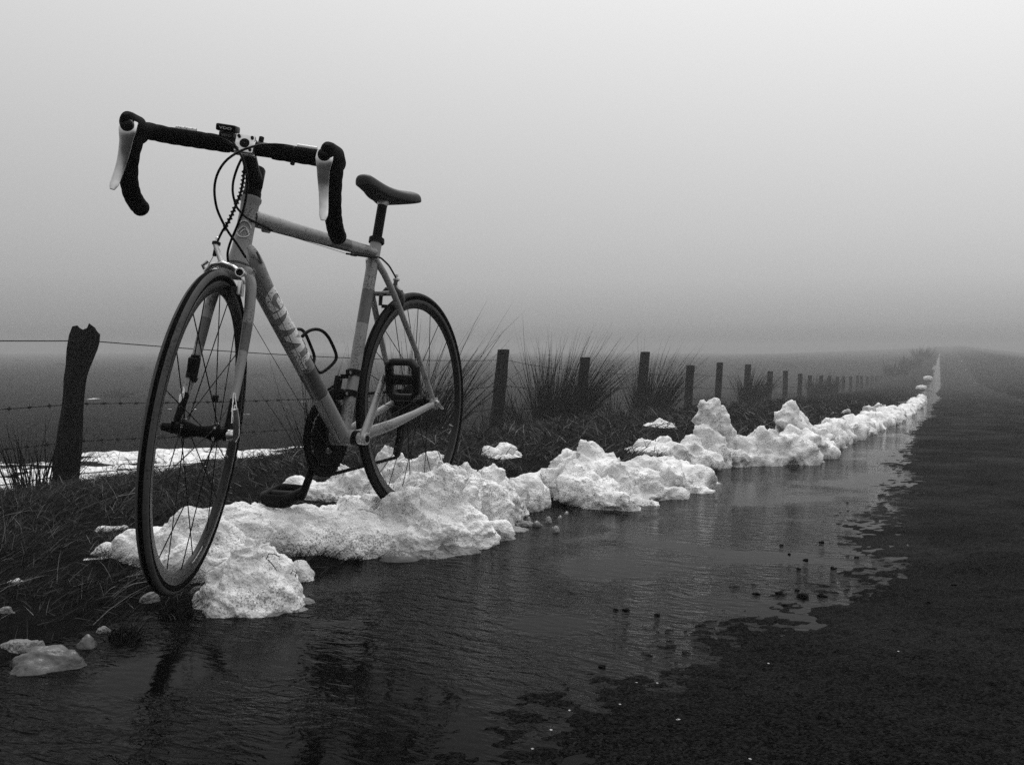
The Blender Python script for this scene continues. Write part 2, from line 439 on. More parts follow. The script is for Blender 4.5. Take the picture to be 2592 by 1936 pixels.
def water_mat():
    m = bpy.data.materials.new('shallow_water'); m.use_nodes = True; t = m.node_tree; b = t.nodes['Principled BSDF']
    b.inputs['Base Color'].default_value = (.002, .002, .002, 1)
    b.inputs['Roughness'].default_value = .05; b.inputs['IOR'].default_value = 1.08
    tcn = t.nodes.new('ShaderNodeTexCoord')
    def noise(scale, rot, det, sx_, sy_):
        mp = t.nodes.new('ShaderNodeMapping'); mp.inputs['Rotation'].default_value = (0, 0, rot); mp.inputs['Scale'].default_value = (sx_, sy_, 1)
        n = t.nodes.new('ShaderNodeTexNoise'); n.inputs['Scale'].default_value = scale; n.inputs['Detail'].default_value = det
        n.inputs['Distortion'].default_value = .6
        t.links.new(tcn.outputs['Object'], mp.inputs[0]); t.links.new(mp.outputs[0], n.inputs['Vector']); return n
    a = noise(15, R(35), 2, 1.0, 2.2); c = noise(42, R(-20), 3, 1, 1.8); e = noise(1.8, 0, 2, 1, 1)
    # wind and flow roughen the water in patches and leave it slack in others
    mr = t.nodes.new('ShaderNodeMapRange'); mr.inputs[1].default_value = .42; mr.inputs[2].default_value = .62
    mr.inputs[3].default_value = .08; mr.inputs[4].default_value = 1.35; t.links.new(e.outputs['Fac'], mr.inputs[0])
    b1 = t.nodes.new('ShaderNodeBump'); b1.inputs['Distance'].default_value = .011; t.links.new(a.outputs['Fac'], b1.inputs['Height'])
    b2 = t.nodes.new('ShaderNodeBump'); b2.inputs['Distance'].default_value = .0050; t.links.new(c.outputs['Fac'], b2.inputs['Height'])
    t.links.new(mr.outputs[0], b1.inputs['Strength']); t.links.new(mr.outputs[0], b2.inputs['Strength'])
    t.links.new(b1.outputs[0], b2.inputs['Normal']); t.links.new(b2.outputs[0], b.inputs['Normal'])
    return m

gx = np.concatenate([-spaced(5.6, 400, .05, .06)[::-1], np.arange(-5.55, -.9, .025), np.array([-.7, 0, 1, 1.9]), spaced(2.1, 400, .1, .06)])
gy = np.concatenate([[-60, -20, -8, -4, -2], np.arange(-1, .4, .1), spaced(.4, 430, .025, .014)])
tag(grid('ground', gx, gy, ground_z, ground_mat()), kind='structure')
rxs = np.arange(-1.75, 2.3, .011)
rys = np.concatenate([[-3, -2, -1.2], np.arange(-.9, .8, .03), spaced(.8, 425, .008, .0078)])
tag(grid('road', rxs, rys, road_z, road_mat()), kind='structure')
wxs = np.concatenate([np.arange(-2.6, -1.2, .1), np.arange(-1.2, 2.2, .2)])
wys = spaced(-2.5, 420, .2, .02)
tag(grid('water', wxs, wys, lambda x, y: prof(y) + 0 * x, water_mat()), kind='structure')

# ------------------------------------------------------------------ grass on the verge (nobody could count it)
def ribbons(name, B, D_, Ln, W_, bend, m, shade, segs=3, parent=None):
    """thin tapering blades; B base (n,3), D_ direction (n,3), bend (n,3) sag"""
    n = len(B); t = np.linspace(0, 1, segs + 1)
    side = np.cross(D_, rng.normal(size=(n, 3))); side /= np.linalg.norm(side, axis=1)[:, None] + 1e-9
    P = B[:, None, :] + D_[:, None, :] * (t[None, :, None] * Ln[:, None, None]) + bend[:, None, :] * (t[None, :, None] ** 2)
    w = (1 - t ** 1.6 * .92)[None, :, None] * W_[:, None, None] / 2
    V = np.stack([P - side[:, None, :] * w, P + side[:, None, :] * w], 2)          # n,s+1,2,3
    i = np.arange(n * (segs + 1) * 2).reshape(n, segs + 1, 2)
    F = np.stack([i[:, :-1, 0], i[:, :-1, 1], i[:, 1:, 1], i[:, 1:, 0]], -1).reshape(-1, 4)
    o = mesh_np(name, V.reshape(-1, 3), F, m, parent)
    c = o.data.color_attributes.new('shade', 'FLOAT_COLOR', 'POINT')
    s = np.repeat(shade, (segs + 1) * 2); cc = np.stack([s, s, s, np.ones_like(s)], -1).astype(np.float32)
    c.data.foreach_set('color', cc.ravel())
    return o

def verge_grass(n, ymin, ymax, xl, xr, lmin, lmax, w0, pw):
    u = rng.random(n); y = (ymin ** (1 - pw) + u * (ymax ** (1 - pw) - ymin ** (1 - pw))) ** (1 / (1 - pw))
    x = xl + (xr - xl) * rng.random(n)
    e = np.interp(y, YB, XB)
    cl = N2(x, y, 3.2, 3, 77) * .5 + N2(x, y, 11, 2, 78) * .5
    keep = (rng.random(n) < np.clip(.55 + 1.3 * cl, .05, 1)) & (((x < -1.7) | ((x < -.9) & (ground_z(x, y) > prof(y) - .005))) | (x > 2.25))
    x, y, cl = x[keep], y[keep], cl[keep]; n = len(x)
    z = ground_z(x, y) - .004
    # matted: lying mostly one way, combed by wind in tussocks
    ang = 2.4 + 3.0 * N2(x, y, 2.1, 2, 91) + rng.normal(0, 1.1, n)
    lift = np.clip(rng.normal(.50, .38, n) + .3 * cl, .02, 1.4)
    Dv = np.stack([np.cos(ang) * np.cos(lift), np.sin(ang) * np.cos(lift), np.sin(lift)], -1)
    Ln = rng.uniform(lmin, lmax, n) * (1 + .5 * cl)
    nr = np.clip((e[keep] - x) / .5 + .5, .75, 1); nr = np.where(x > 0, 1, nr); Ln = Ln * nr
    bend = np.stack([np.cos(ang) * .3 * Ln, np.sin(ang) * .3 * Ln, -.40 * Ln * rng.random(n)], -1)
    sh = np.clip(rng.lognormal(math.log(.022), 1.0, n), .003, .22)
    W_ = w0 * rng.uniform(.6, 1.3, n) * np.clip(np.hypot(x, y) / 3.0, .8, 3.)
    return np.stack([x, y, z], -1), Dv, Ln, W_, bend, sh
parts = [verge_grass(230000, .5, 5, -5.4, -1.0, .02, .065, .0020, .6), verge_grass(60000, 4, 26, -5.6, -.7, .06, .15, .0030, 1.3),
         verge_grass(9000, 5, 40, 2.2, 5.5, .06, .14, .004, 1.3)]
parts.append(verge_grass(80000, .45, 2.3, -3.4, -1.05, .025, .075, .0017, .3))
sk = verge_grass(3200, .6, 14, -4.8, -1.0, .08, .17, .0016, .9)
parts.append(sk[:5] + (rng.uniform(.06, .24, len(sk[0])),))
A = [np.concatenate([p[i] for p in parts]) for i in range(6)]
g = ribbons('grass', A[0], A[1], A[2], A[3], A[4], M['grass'], A[5])
tag(g, 'matted wet grass covering the verge beside the road', 'grass', kind='stuff')
# rough tufty field grass beyond the fence
n = 26000
fy = 1.5 * (60 / 1.5) ** rng.random(n); fx = -5.4 - 22 * rng.random(n) * (.25 + fy / 40)
fl = rng.uniform(.05, .16, n) * (1 + fy / 30); fa = rng.uniform(0, 6.28, n); lf = rng.uniform(.5, 1.4, n)
Dv = np.stack([np.cos(fa) * np.cos(lf), np.sin(fa) * np.cos(lf), np.sin(lf)], -1)
bd = np.stack([np.cos(fa) * fl * .3, np.sin(fa) * fl * .3, -.25 * fl], -1)
fo = ribbons('field_grass', np.stack([fx, fy, ground_z(fx, fy) - .005], -1), Dv, fl, .0045 * (1 + fy / 14), bd, M['grass'],
             np.clip(rng.lognormal(math.log(.022), .5, n), .006, .10), 2)
tag(fo, 'rough tussocky grass growing in the field behind the fence', 'grass', kind='stuff')

# thin thawing snow lying in the hollows of the field
def field_snow(x, y):
    g_ = ground_z(x, y)
    w = np.interp(y * .9 - x * .43, [4, 7, 9.5, 12, 16, 30, 60], [.045, .045, .024, -.022, -.060, -.08, -.10])
    band = N2(x, y, .45, 3, 123) * .06 + N2(x, y, 2.8, 5, 124, .7) * .06
    ed = np.clip((-x - 5.0) / .5, 0, 1)
    return g_ + (w + band) * ed - .06 * (1 - ed) + np.abs(N2(x, y, 18, 3, 9, .7)) * -.05 + .006
fs = grid('snow_cover', np.concatenate([-spaced(5.0, 60, .045, .012)[::-1]]), spaced(-1, 60, .045, .012), field_snow, M['snow_clean'])
tag(fs, 'thin patchy snow thawing in the field beyond the fence', 'snow', kind='stuff')

# ------------------------------------------------------------------ snow piles
def snow_obj(name, blobs, label, cat, group=None, m=None, voxel=.010, amp=1.0, seed=0, kind=None, fat=1.22):
    """blobs: (u, vbase, vtop, halfwidth px, depth factor) of the 2212 px view; each becomes an ellipsoid standing on the ground"""
    bm = bmesh.new(); C0 = None; dsum = 0
    for bl in blobs:
        u, vb, vt, hw = bl[:4]; hw = hw * fat; vt = vt - hw * .08; df = bl[4] if len(bl) > 4 else 1.0; vlow = bl[5] if len(bl) > 5 else None
        P, dpt = at(u, vb)
        S_ = 2212 / PW * FPX
        rxw = hw / S_ * dpt
        rd = max(rxw * .9, .02) * df; back = min(rd, max(rxw, .02) * 1.2)
        view = norm([P[0], P[1], 0])
        c = P + view * back * .75
        d2 = dpt + back * .75
        ztop = CZ + (ray(u, vt)[2]) * d2
        zb = gz_fast(c[0], c[1]) - .05
        if vlow: zb = CZ + ray(u, vlow)[2] * d2
        h = max(ztop - zb, .03)
        mt = Matrix.Translation((c[0], c[1], zb + h * (.42 if not vlow else .5))) @ Matrix.Rotation(math.atan2(view[1], view[0]), 4, 'Z') @ Matrix.Diagonal((rd, rxw, h * (.58 if not vlow else .5), 1))
        bmesh.ops.create_icosphere(bm, subdivisions=3, radius=1, matrix=mt)
        if C0 is None: C0 = Vector((c[0], c[1], float(gz_fast(c[0], c[1]))))
        dsum += d2
    dm = dsum / len(blobs)
    me = bpy.data.meshes.new('tmp'); bm.to_mesh(me); bm.free()
    o = bpy.data.objects.new('tmp', me); col.objects.link(o)
    md = o.modifiers.new('r', 'REMESH'); md.mode = 'VOXEL'; md.voxel_size = voxel
    dg = bpy.context.evaluated_depsgraph_get(); dg.update()
    m2 = bpy.data.meshes.new_from_object(o.evaluated_get(dg))
    bpy.data.objects.remove(o)
    nv = len(m2.vertices); V = np.empty(nv * 3, np.float32); m2.vertices.foreach_get('co', V); V = V.reshape(-1, 3).astype(float)
    # relax the joins between lumps, then roughen
    if len(m2.vertices):
        bm = bmesh.new(); bm.from_mesh(m2); seen = set(); isl = []
        for v in bm.verts:
            if v.index in seen: continue
            st = [v]; comp = []; seen.add(v.index)
            while st:
                w = st.pop(); comp.append(w)
                for e in w.link_edges:
                    x_ = e.other_vert(w)
                    if x_.index not in seen: seen.add(x_.index); st.append(x_)
            isl.append(comp)
        isl.sort(key=len)
        if len(isl) > 1:
            for comp in isl[:-1]:
                if len(comp) < (.49 if name == 'snow_patch' else .04) * nv: bmesh.ops.delete(bm, geom=comp, context='VERTS')
            bm.to_mesh(m2); m2.update()
        bm.free()
    nv = len(m2.vertices); V = np.empty(nv * 3, np.float32); m2.vertices.foreach_get('co', V); V = V.reshape(-1, 3).astype(float)
    E = np.empty(len(m2.edges) * 2, np.int32); m2.edges.foreach_get('vertices', E); E = E.reshape(-1, 2)
    deg = np.bincount(E.ravel(), minlength=nv)[:, None] + 1e-9
    for _ in range(3):
        acc = np.zeros_like(V)
        for c_ in range(3):
            acc[:, c_] = np.bincount(E[:, 0], V[E[:, 1], c_], nv) + np.bincount(E[:, 1], V[E[:, 0], c_], nv)
        V = V * .4 + acc / deg * .6
    m2.vertices.foreach_set('co', V.astype(np.float32).ravel()); m2.update()
    Nn = np.empty(nv * 3, np.float32); m2.vertices.foreach_get('normal', Nn); Nn = Nn.reshape(-1, 3)
    k = amp
    off = (fbm(V * 9, 3, 200 + seed) * .026 + (.5 - np.abs(fbm(V * 16, 3, 300 + seed)) * 1.3) * .016 - .005 + fbm(V * 60, 3, 400 + seed, .6) * .010 + fbm(V * 130, 2, 450 + seed, .6) * .004) * k
    # warp sideways a little so that ridges and overhangs appear
    wv = np.stack([fbm(V * 11, 2, 500 + seed), fbm(V * 11, 2, 510 + seed), fbm(V * 11, 2, 520 + seed)], -1) * .020 * k
    V = V + Nn * off[:, None] + wv
    V -= np.array(C0[:])
    m2.vertices.foreach_set('co', V.astype(np.float32).ravel())
    m2.polygons.foreach_set('use_smooth', np.ones(len(m2.polygons), dtype=bool))
    m2.materials.clear(); m2.materials.append(m or M['snow']); m2.update()
    m2.name = name
    o = bpy.data.objects.new(name, m2); col.objects.link(o); o.location = C0
    tag(o, label, cat, group, kind)
    return o

low = [(720, 1195, 1112, 80), (780, 1195, 1118, 60), (255, 1205, 1172, 60, .8), (330, 1215, 1140, 70, .8), (420, 1230, 1112, 80, .9), (500, 1215, 1096, 80, .9), (570, 1200, 1096, 80), (640, 1185, 1100, 80),
       (700, 1190, 1110, 70), (490, 1240, 1160, 60), (400, 1245, 1170, 55, .6), (640, 1200, 1130, 60), (205, 1218, 1200, 30, .6), (740, 1180, 1105, 60)]
snow_obj('snow_bank', low, 'low smooth bank of snow on the grass behind the front wheel', 'snow bank', voxel=.0065, amp=.7, seed=1)
main = [(838, 1075, 952, 26), (868, 1085, 978, 30), (745, 1080, 1000, 38), (700, 1085, 1040, 40), (790, 1085, 1020, 40),
        (925, 1105, 975, 40), (885, 1100, 975, 36), (950, 1110, 976, 26), (985, 1120, 1000, 40), (1010, 1105, 992, 26), (1065, 1100, 1012, 30), (1030, 1130, 1025, 50),
        (905, 1180, 1022, 50, .7), (872, 1185, 1060, 45, .7), (955, 1180, 1000, 52, .7), (990, 1165, 1010, 45, .8), (830, 1188, 1105, 60, .8), (770, 1180, 1095, 60, .8),
        (920, 1195, 1110, 80, .6), (985, 1185, 1090, 70, .7), (700, 1165, 1100, 55), (805, 1150, 1068, 40, .7),
        (900, 1150, 1030, 62), (850, 1150, 1092, 60, .9), (965, 1150, 1020, 60), (780, 1140, 1080, 60), (840, 1130, 1040, 40, .7), (1055, 1140, 1050, 44), (1090, 1128, 1040, 34), (1110, 1110, 1040, 26), (1035, 1165, 1130, 55, .5), (870, 1200, 1150, 60, .5)]
snow_obj('snow_pile', main, 'tall dirty heap of ploughed snow the rear wheel is stuck in', 'snow pile', voxel=.0062, amp=1.1, seed=2)
snow_obj('snow_chunk', [(550, 1318, 1162, 62, .9), (590, 1312, 1195, 50, .9), (500, 1322, 1212, 48, .9), (545, 1330, 1235, 85, .6), (625, 1312, 1255, 34), (470, 1318, 1262, 30), (655, 1250, 1215, 10)],
         'dirty steep chunk of snow at the water edge right beside the front wheel', 'snow chunk', 'chunks of snow along the road edge', voxel=.0055, amp=1.0, seed=3)
snow_obj('snow_chunk', [(747, 1186, 1142, 20, 1, 1188)], 'small round white snowball lying on the grass in front of the rear wheel', 'snow chunk', 'chunks of snow along the road edge', M['snow_clean'], .006, .35, 4)
snow_obj('snow_chunk', [(640, 1070, 1028, 30), (668, 1075, 1034, 22)], 'smooth white lump of snow right behind the lower pedal', 'snow chunk', 'chunks of snow along the road edge', M['snow_clean'], .008, .4, 5)
snow_obj('snow_chunk', [(1140, 1098, 1024, 38), (1120, 1085, 1035, 28), (1165, 1092, 1045, 24)], 'smooth rounded white boulder of snow between the dirty heap and the next bank', 'snow chunk', 'chunks of snow along the road edge', M['snow_clean'], .008, .6, 6)
snow_obj('snow_chunk', [(1062, 990, 967, 22), (1092, 988, 957, 24), (1116, 992, 972, 16), (1048, 988, 962, 10), (1090, 995, 980, 38, .6)], 'notched white lump of snow with three humps on the grass right of the rear wheel', 'snow chunk', 'chunks of snow along the road edge', M['snow_clean'], .008, .7, 7)
B = [(1260, 1080, 1000, 70), (1320, 1085, 985, 70), (1420, 1065, 1000, 60), (1480, 1060, 1015, 50), (1225, 1060, 968, 38), (1285, 1070, 962, 40), (1262, 1070, 956, 18), (1330, 1085, 985, 50), (1250, 1090, 1012, 50), (1400, 1070, 990, 50), (1440, 1055, 990, 40), (1475, 1050, 1004, 40), (1350, 1085, 1000, 70),
     (1525, 1046, 1036, 30, .5), (1495, 1066, 1052, 45, .5), (1300, 1100, 1040, 55), (1200, 1070, 1000, 30), (1170, 1060, 1005, 20), (1420, 1078, 1050, 50, .5), (1380, 1092, 1075, 40, .5), (1355, 1105, 1060, 30), (1180, 1010, 985, 16)]
snow_obj('snow_bank', B, 'broad low bank of snow with a thin icy skirt reaching over the road', 'snow bank', voxel=.011, amp=1.3, seed=8)
snow_obj('snow_chunk', [(1392, 978, 945, 24), (1432, 978, 943, 21), (1412, 980, 955, 30), (1448, 984, 958, 20), (1365, 976, 960, 18), (1410, 984, 968, 50, .6)], 'pair of joined white humps of snow on the grass left of the tall pillar', 'snow chunk', 'chunks of snow along the road edge', M['snow_clean'], .010, .8, 9)
snow_obj('snow_chunk', [(1518, 995, 857, 15, .9, 900), (1536, 995, 862, 17, .9, 905), (1555, 995, 872, 15, .9, 925), (1528, 995, 868, 27, .8, 950), (1548, 995, 880, 25, .8, 975), (1564, 995, 905, 22, .8, 995), (1520, 1000, 925, 30, .9), (1495, 1003, 945, 28), (1475, 1005, 962, 24), (1576, 1000, 950, 18), (1540, 1004, 940, 34), (1510, 1008, 975, 45, .7)],
         'tallest leaning pillar of snow with a flat broken top', 'snow chunk', 'chunks of snow along the road edge', M['snow'], .011, 1.0, 10)
snow_obj('snow_chunk', [(1428, 928, 903, 18), (1405, 928, 914, 18), (1450, 928, 911, 14), (1425, 930, 918, 34, .6)], 'small soft patch of snow on the grass in front of the fence', 'snow chunk', 'chunks of snow along the road edge', M['snow_clean'], .014, .7, 11)
Dd = [(1790, 972, 938, 22), (1700, 1003, 945, 60, .8), (1620, 1004, 950, 40), (1580, 1006, 975, 40, .7), (1755, 990, 940, 40), (1605, 1002, 945, 26), (1640, 1003, 928, 26), (1672, 1003, 928, 24), (1705, 1000, 925, 26), (1740, 992, 925, 26), (1775, 978, 925, 26), (1640, 1005, 965, 50), (1720, 1000, 955, 50), (1765, 985, 950, 36), (1600, 1004, 975, 40, .6)]
snow_obj('snow_bank', Dd, 'lumpy bank of snow right of the tall pillar', 'snow bank', voxel=.014, amp=1.4, seed=12)
snow_obj('snow_chunk', [(1708, 958, 868, 16, .9, 905), (1695, 958, 886, 20, .9, 930), (1722, 958, 886, 18, .9, 930), (1688, 958, 902, 14, .9, 935), (1712, 960, 900, 32, .8), (1742, 960, 912, 18), (1758, 962, 925, 16)], 'tall pointed block of snow on the far bank, second tallest', 'snow chunk', 'chunks of snow along the road edge', M['snow'], .014, 1.0, 13)
Ed = [(1795, 966, 926, 32, 3), (1815, 957, 914, 28, 3), (1835, 946, 902, 26, 4), (1778, 968, 925, 26, 2), (1800, 958, 905, 26, 3), (1860, 935, 895, 30, 5), (1905, 915, 880, 26, 7), (1925, 908, 882, 26, 8), (1955, 893, 872, 20, 10), (1975, 880, 858, 14, 14), (1885, 925, 890, 26, 6), (1990, 868, 850, 9, 22), (1790, 955, 900, 24), (1815, 945, 892, 22), (1845, 932, 885, 24), (1878, 918, 868, 18), (1900, 905, 858, 13), (1925, 905, 872, 16), (1948, 885, 868, 12), (1968, 870, 848, 8), (1830, 950, 905, 36), (1880, 925, 890, 34), (1985, 862, 842, 6), (1935, 900, 880, 20)]
Ed = [(b[0], b[1], b[2] + (7 if b[0] > 1840 else 2)) + tuple(b[3:]) for b in Ed]
snow_obj('snow_bank', Ed, 'far bank of snow fading into the fog along the left road edge', 'snow bank', voxel=.03, amp=2.0, seed=14, fat=1.1)
for k, (bl, lb) in enumerate([([(1810, 895, 886, 10), (1828, 893, 884, 8), (1800, 890, 883, 6)], 'thin scattered snow patch on the verge below the far fence posts'),
                              ([(1990, 842, 832, 6), (1998, 838, 828, 4)], 'faint snow patch far up the left verge where the road dips'),
                              ([(2005, 822, 812, 5), (1996, 815, 808, 4)], 'farthest faint patch of snow high on the left verge in the fog')]):
    snow_obj('snow_patch', bl, lb, 'snow patch', 'faint far patches of snow', M['snow'], .05, 2.0, 20 + k, fat=2.0)
snow_obj('snow_patch', [(225, 1150, 1134, 26, .6), (258, 1148, 1131, 24, .6)], 'thin patch of snow in the grass left of the front wheel, above the bank', 'snow patch', None, M['snow'], .007, .4, 15)
snow_obj('snow_patch', [(42, 1262, 1248, 22, .6), (25, 1262, 1250, 12, .6)], 'small snow patch in the dark grass near the left edge', 'snow patch', None, M['snow'], .007, .4, 16)
snow_obj('ice_slab', [(428, 1272, 1258, 26, .5), (448, 1266, 1256, 14, .5)], 'flat tongue of ice between the front wheel and the dirty chunk', 'ice slab', None, M['snow_wet'], .005, .4, 17)
snow_obj('ice_slab', [(325, 1290, 1284, 20, .5)], 'sliver of ice in the grass under the front tyre', 'ice slab', None, M['snow_wet'], .005, .4, 18)
snow_obj('ice_slab', [(95, 1452, 1398, 62, .9), (140, 1448, 1405, 40, .8), (60, 1462, 1430, 45, .7)], 'large grey wedge of melting ice at the water edge, lower left', 'ice slab', None, mat('wet_ice', .075, .35, var=.35, vscale=30, bump=.004, bscale=70), .006, .6, 19)
snow_obj('ice_slab', [(40, 1402, 1378, 40, .6), (75, 1400, 1384, 25, .6)], 'pale flat slab of ice behind the large grey wedge', 'ice slab', None, M['snow_wet'], .006, .5, 23)
snow_obj('ice_slab', [(15, 1340, 1312, 22, .7), (38, 1342, 1326, 14, .7)], 'small bright block of ice at the left picture edge', 'ice slab', None, M['snow_wet'], .006, .5, 24)
snow_obj('ice_slab', [(190, 1400, 1372, 20, .8)], 'dull grey lump of ice right of the large grey wedge', 'ice slab', None, M['ice'], .006, .5, 25)
snow_obj('ice_slab', [(232, 1362, 1352, 14, .6)], 'thin bright flake of ice where the grass meets the water', 'ice slab', None, M['snow_wet'], .005, .4, 26)
snow_obj('ice_slab', [(862, 1214, 1192, 42, .6)], 'smooth dark dome of half sunk ice in the water below the heap', 'ice slab', None, M['ice'], .006, .15, 27)
snow_obj('slush', [(880, 1204, 1196, 40, .6), (925, 1208, 1198, 40, .6), (975, 1200, 1188, 45, .6), (1020, 1182, 1172, 40, .6), (1062, 1168, 1158, 36, .6), (1100, 1150, 1140, 30, .6), (1130, 1138, 1128, 30, .6)],
         'flat grey slush in the water along the foot of the dirty heap', 'slush', None, M['snow_wet'], .007, .8, 60, fat=1.6)
snow_obj('slush', [(500, 1330, 1322, 40, .5), (560, 1336, 1327, 50, .5), (620, 1326, 1316, 40, .5), (650, 1306, 1298, 22, .5)],
         'grey slush at the water line under the chunk beside the front wheel', 'slush', None, M['snow_wet'], .006, .6, 61, fat=1.6)
# crumbs of ice washed out of the heap
for k, (u, v, w) in enumerate([(1012, 1172, 7), (1042, 1166, 8), (1085, 1150, 6), (1120, 1132, 9), (1142, 1128, 8), (1160, 1138, 9), (1185, 1130, 8), (1195, 1142, 6), (1098, 1148, 8), (1068, 1160, 5), (1210, 1120, 6), (960, 1196, 6),
                               (1200, 1150, 8), (1225, 1112, 7), (915, 1196, 6)]):
    snow_obj('ice_lump', [(u, v, v - w * 1.6, w)], 'small glassy crumb of ice lying in the water at the foot of the heap', 'ice', 'crumbs of ice at the foot of the heap',
             M['ice'] if k % 3 else M['snow_wet'], .006, .35, 30 + k)

# ------------------------------------------------------------------ grit and pebbles on the road
def pebble(name, u, v, s, m, label, cat, grp, flat=.48):
    P, d = at(u, v)
    bm = bmesh.new(); bmesh.ops.create_icosphere(bm, subdivisions=2, radius=1)
    q = random.random() * 99
    V = np.array([v_.co[:] for v_ in bm.verts]); s = s * (.62 if 'pebble' in name else .8); r = 1 + 1.1 * fbm(V * 1.9 + q, 3, 5)
    V = V * r[:, None] * np.array([s, s * random.uniform(.7, 1.2), s * flat])
    F = np.array([[w.index for w in f.verts] for f in bm.faces]); bm.free()
    o = mesh_np(name, V, F, m, smooth=False); z = max(float(road_z(np.array([P[0]]), np.array([P[1]]))[0]), float(prof(P[1])))
    o.location = (P[0], P[1], z + s * flat * .3); tag(o, label, cat, grp)
    return o
for u, v, s in [(1633, 1283, .010), (1683, 1284, .011), (1722, 1276, .008), (1735, 1290, .016), (1775, 1288, .012), (1695, 1308, .007), (1352, 1318, .008), (1602, 1352, .009), (1580, 1358, .006),
                (1740, 1210, .008), (1725, 1230, .008), (1850, 1205, .009), (1330, 1318, .006), (1688, 1178, .008), (1775, 1172, .009), (1705, 1198, .006), (1800, 1228, .008), (1420, 1330, .007), (1925, 1290, .007), (2005, 1310, .007), (1300, 1440, .008), (2060, 1270, .008)]:
    pebble('dirt_clod', u, v, s, M['stone'], 'small dark clod of dirt lying on the road or in the shallow water', 'dirt clod', 'dark clods of dirt on the road')
for u, v, s in [(1660, 1442, .0035), (1420, 1477, .003), (1465, 1564, .0045), (1375, 1476, .003), (1190, 1578, .003), (1340, 1525, .003), (1620, 1660, .003), (1230, 1535, .003), (1940, 1424, .003), (1150, 1620, .003)]:
    pebble('pebble', u, v, s, M['pebble'], 'tiny pale pebble on the dark tarmac', 'pebble', 'pale pebbles on the tarmac')

# stems frozen on the chunk by the wheel
for k, pts in enumerate([[(575, 1208), (580, 1196), (592, 1196), (604, 1202)], [(578, 1208), (588, 1218), (598, 1232)], [(628, 1240), (632, 1232), (640, 1236), (638, 1246)]]):
    W3 = []
    for (u, v) in pts:
        P, d = at(590, 1318); W3.append(np.array([0, 0, CZ]) + ray(u, v) * (d + .012))
    mb = MB(); c0 = W3[0]; mb.tube([p - c0 for p in W3], .0011, 5)
    o = mb.build('twig', M['twig']); o.location = c0
    tag(o, ['dead hooked stem caught on top of the dirty snow chunk', 'thin straight dead stem pointing down the dirty snow chunk', 'tiny bent dead stem on the right side of the snow chunk'][k], 'twig')

# ------------------------------------------------------------------ fence
XF = -4.8
posts = [  # u of base, lean (u top - u base), v top, half width px
    (1066, 22, 755, 13.5), (1249, 15, 772, 11), (1380, 14, 760, 10.5), (1484, 8, 789, 8.8), (1549, 6, 783, 7), (1612, 4, 787, 6.8), (1660, 4, 802, 6), (1696, 1, 801, 5.2), (1727, 2, 807, 5),
    (1749, 1, 811, 4.2), (1772, 2, 811, 4.2), (1792, 0, 812, 3.5), (1808, 1, 813, 3.5), (1822, 1, 813, 3.5), (1838, 0, 813, 3.2), (1852, 1, 811, 3.2), (1861, 0, 812, 3.2), (1873, 1, 813, 3), (1884, 0, 811, 3), (1894, 0, 812, 3), (1904, 0, 811, 3), (1913, 0, 810, 2.6)]
fence = empty('wire_fence', (XF, 9, float(ground_z(np.array(XF), np.array(9.)))))
fl0 = np.array(fence.location)
tag(fence, 'barbed wire fence on wooden posts running along the verge into the fog', 'fence')
S_ = 2212 / PW * FPX
tops = []
def plan(u):
    d = ray(u, 800); t = XF / d[0]; return d[1] * t, t
def add_post(u, du, vt, hw, label=None, square=False, old=False):
    y, dpt = plan(u)
    gz = float(ground_z(np.array(XF), np.array(y)))
    zt = CZ + ray(u, vt)[2] * dpt
    r = hw / S_ * dpt; h = zt - gz
    lean = du / S_ * dpt
    side = np.array([CAMR[0][0], CAMR[1][0], 0])
    n = 22; sg = 20; V = []
    ph = random.random() * 50
    for i in range(n):
        f = i / (n - 1); z = -.15 + (h + .15) * f
        a = np.arange(sg) * 2 * math.pi / sg
        if old:
            # gnarled strainer: swells at the base, waists, and flares into a split head
            rr = r * np.interp(f, [0, .12, .35, .6, .8, .92, 1], [1.02, 1.0, 1.02, .86, .95, 1.26, 1.14])
            sx_ = lean * np.interp(f, [0, .5, .75, 1], [0, .36, .55, 1.0])
        else:
            rr = r * (1.04 - .06 * f); sx_ = lean * f
        wob = 1 + .10 * vnoise(np.stack([np.cos(a) * 1.5 + ph, np.sin(a) * 1.5, np.full(sg, z * 3)], -1), 3) + (.13 * vnoise(np.stack([np.cos(a) * 4 + ph, np.sin(a) * 4, np.full(sg, z * 2.2)], -1), 4) if old else 0)
        if old and f > .80: wob = wob - .55 * (f - .80) / .2 * np.clip(np.cos(a * 3 + 1.3), .2, 1)
        P = np.stack([np.cos(a) * rr * wob, np.sin(a) * rr * wob, np.full(sg, z)], -1) + side * sx_
        if i >= n - 2 and old: P[:, 2] += .06 * vnoise(np.stack([a * 1.3, a * 0 + ph, a * 0], -1), 8)
        V.append(P)
    cap = V[-1].mean(0) + np.array([0, 0, .004 if not old else -.02])
    V = np.concatenate(V + [cap[None]]); F = []
    for i in range(n - 1):
        for j in range(sg):
            k = (j + 1) % sg; F.append((i * sg + j, i * sg + k, (i + 1) * sg + k, (i + 1) * sg + j))
    for j in range(sg): F.append(((n - 1) * sg + j, (n - 1) * sg + (j + 1) % sg, n * sg))
    mb = MB(); mb.add(V + np.array([XF, y, gz]) - fl0, F)
    o = mb.build('fence_post', M['wood_old'] if old else M['wood'], fence)
    if label: o['label'] = label
    tops.append((y, gz, h, lean, side, r))
    return o
add_post(130, 58, 716, 25, 'thick gnarled old post with a split flared top', old=True)
for i, (u, du, vt, hw) in enumerate(posts): add_post(u, du, vt, hw)

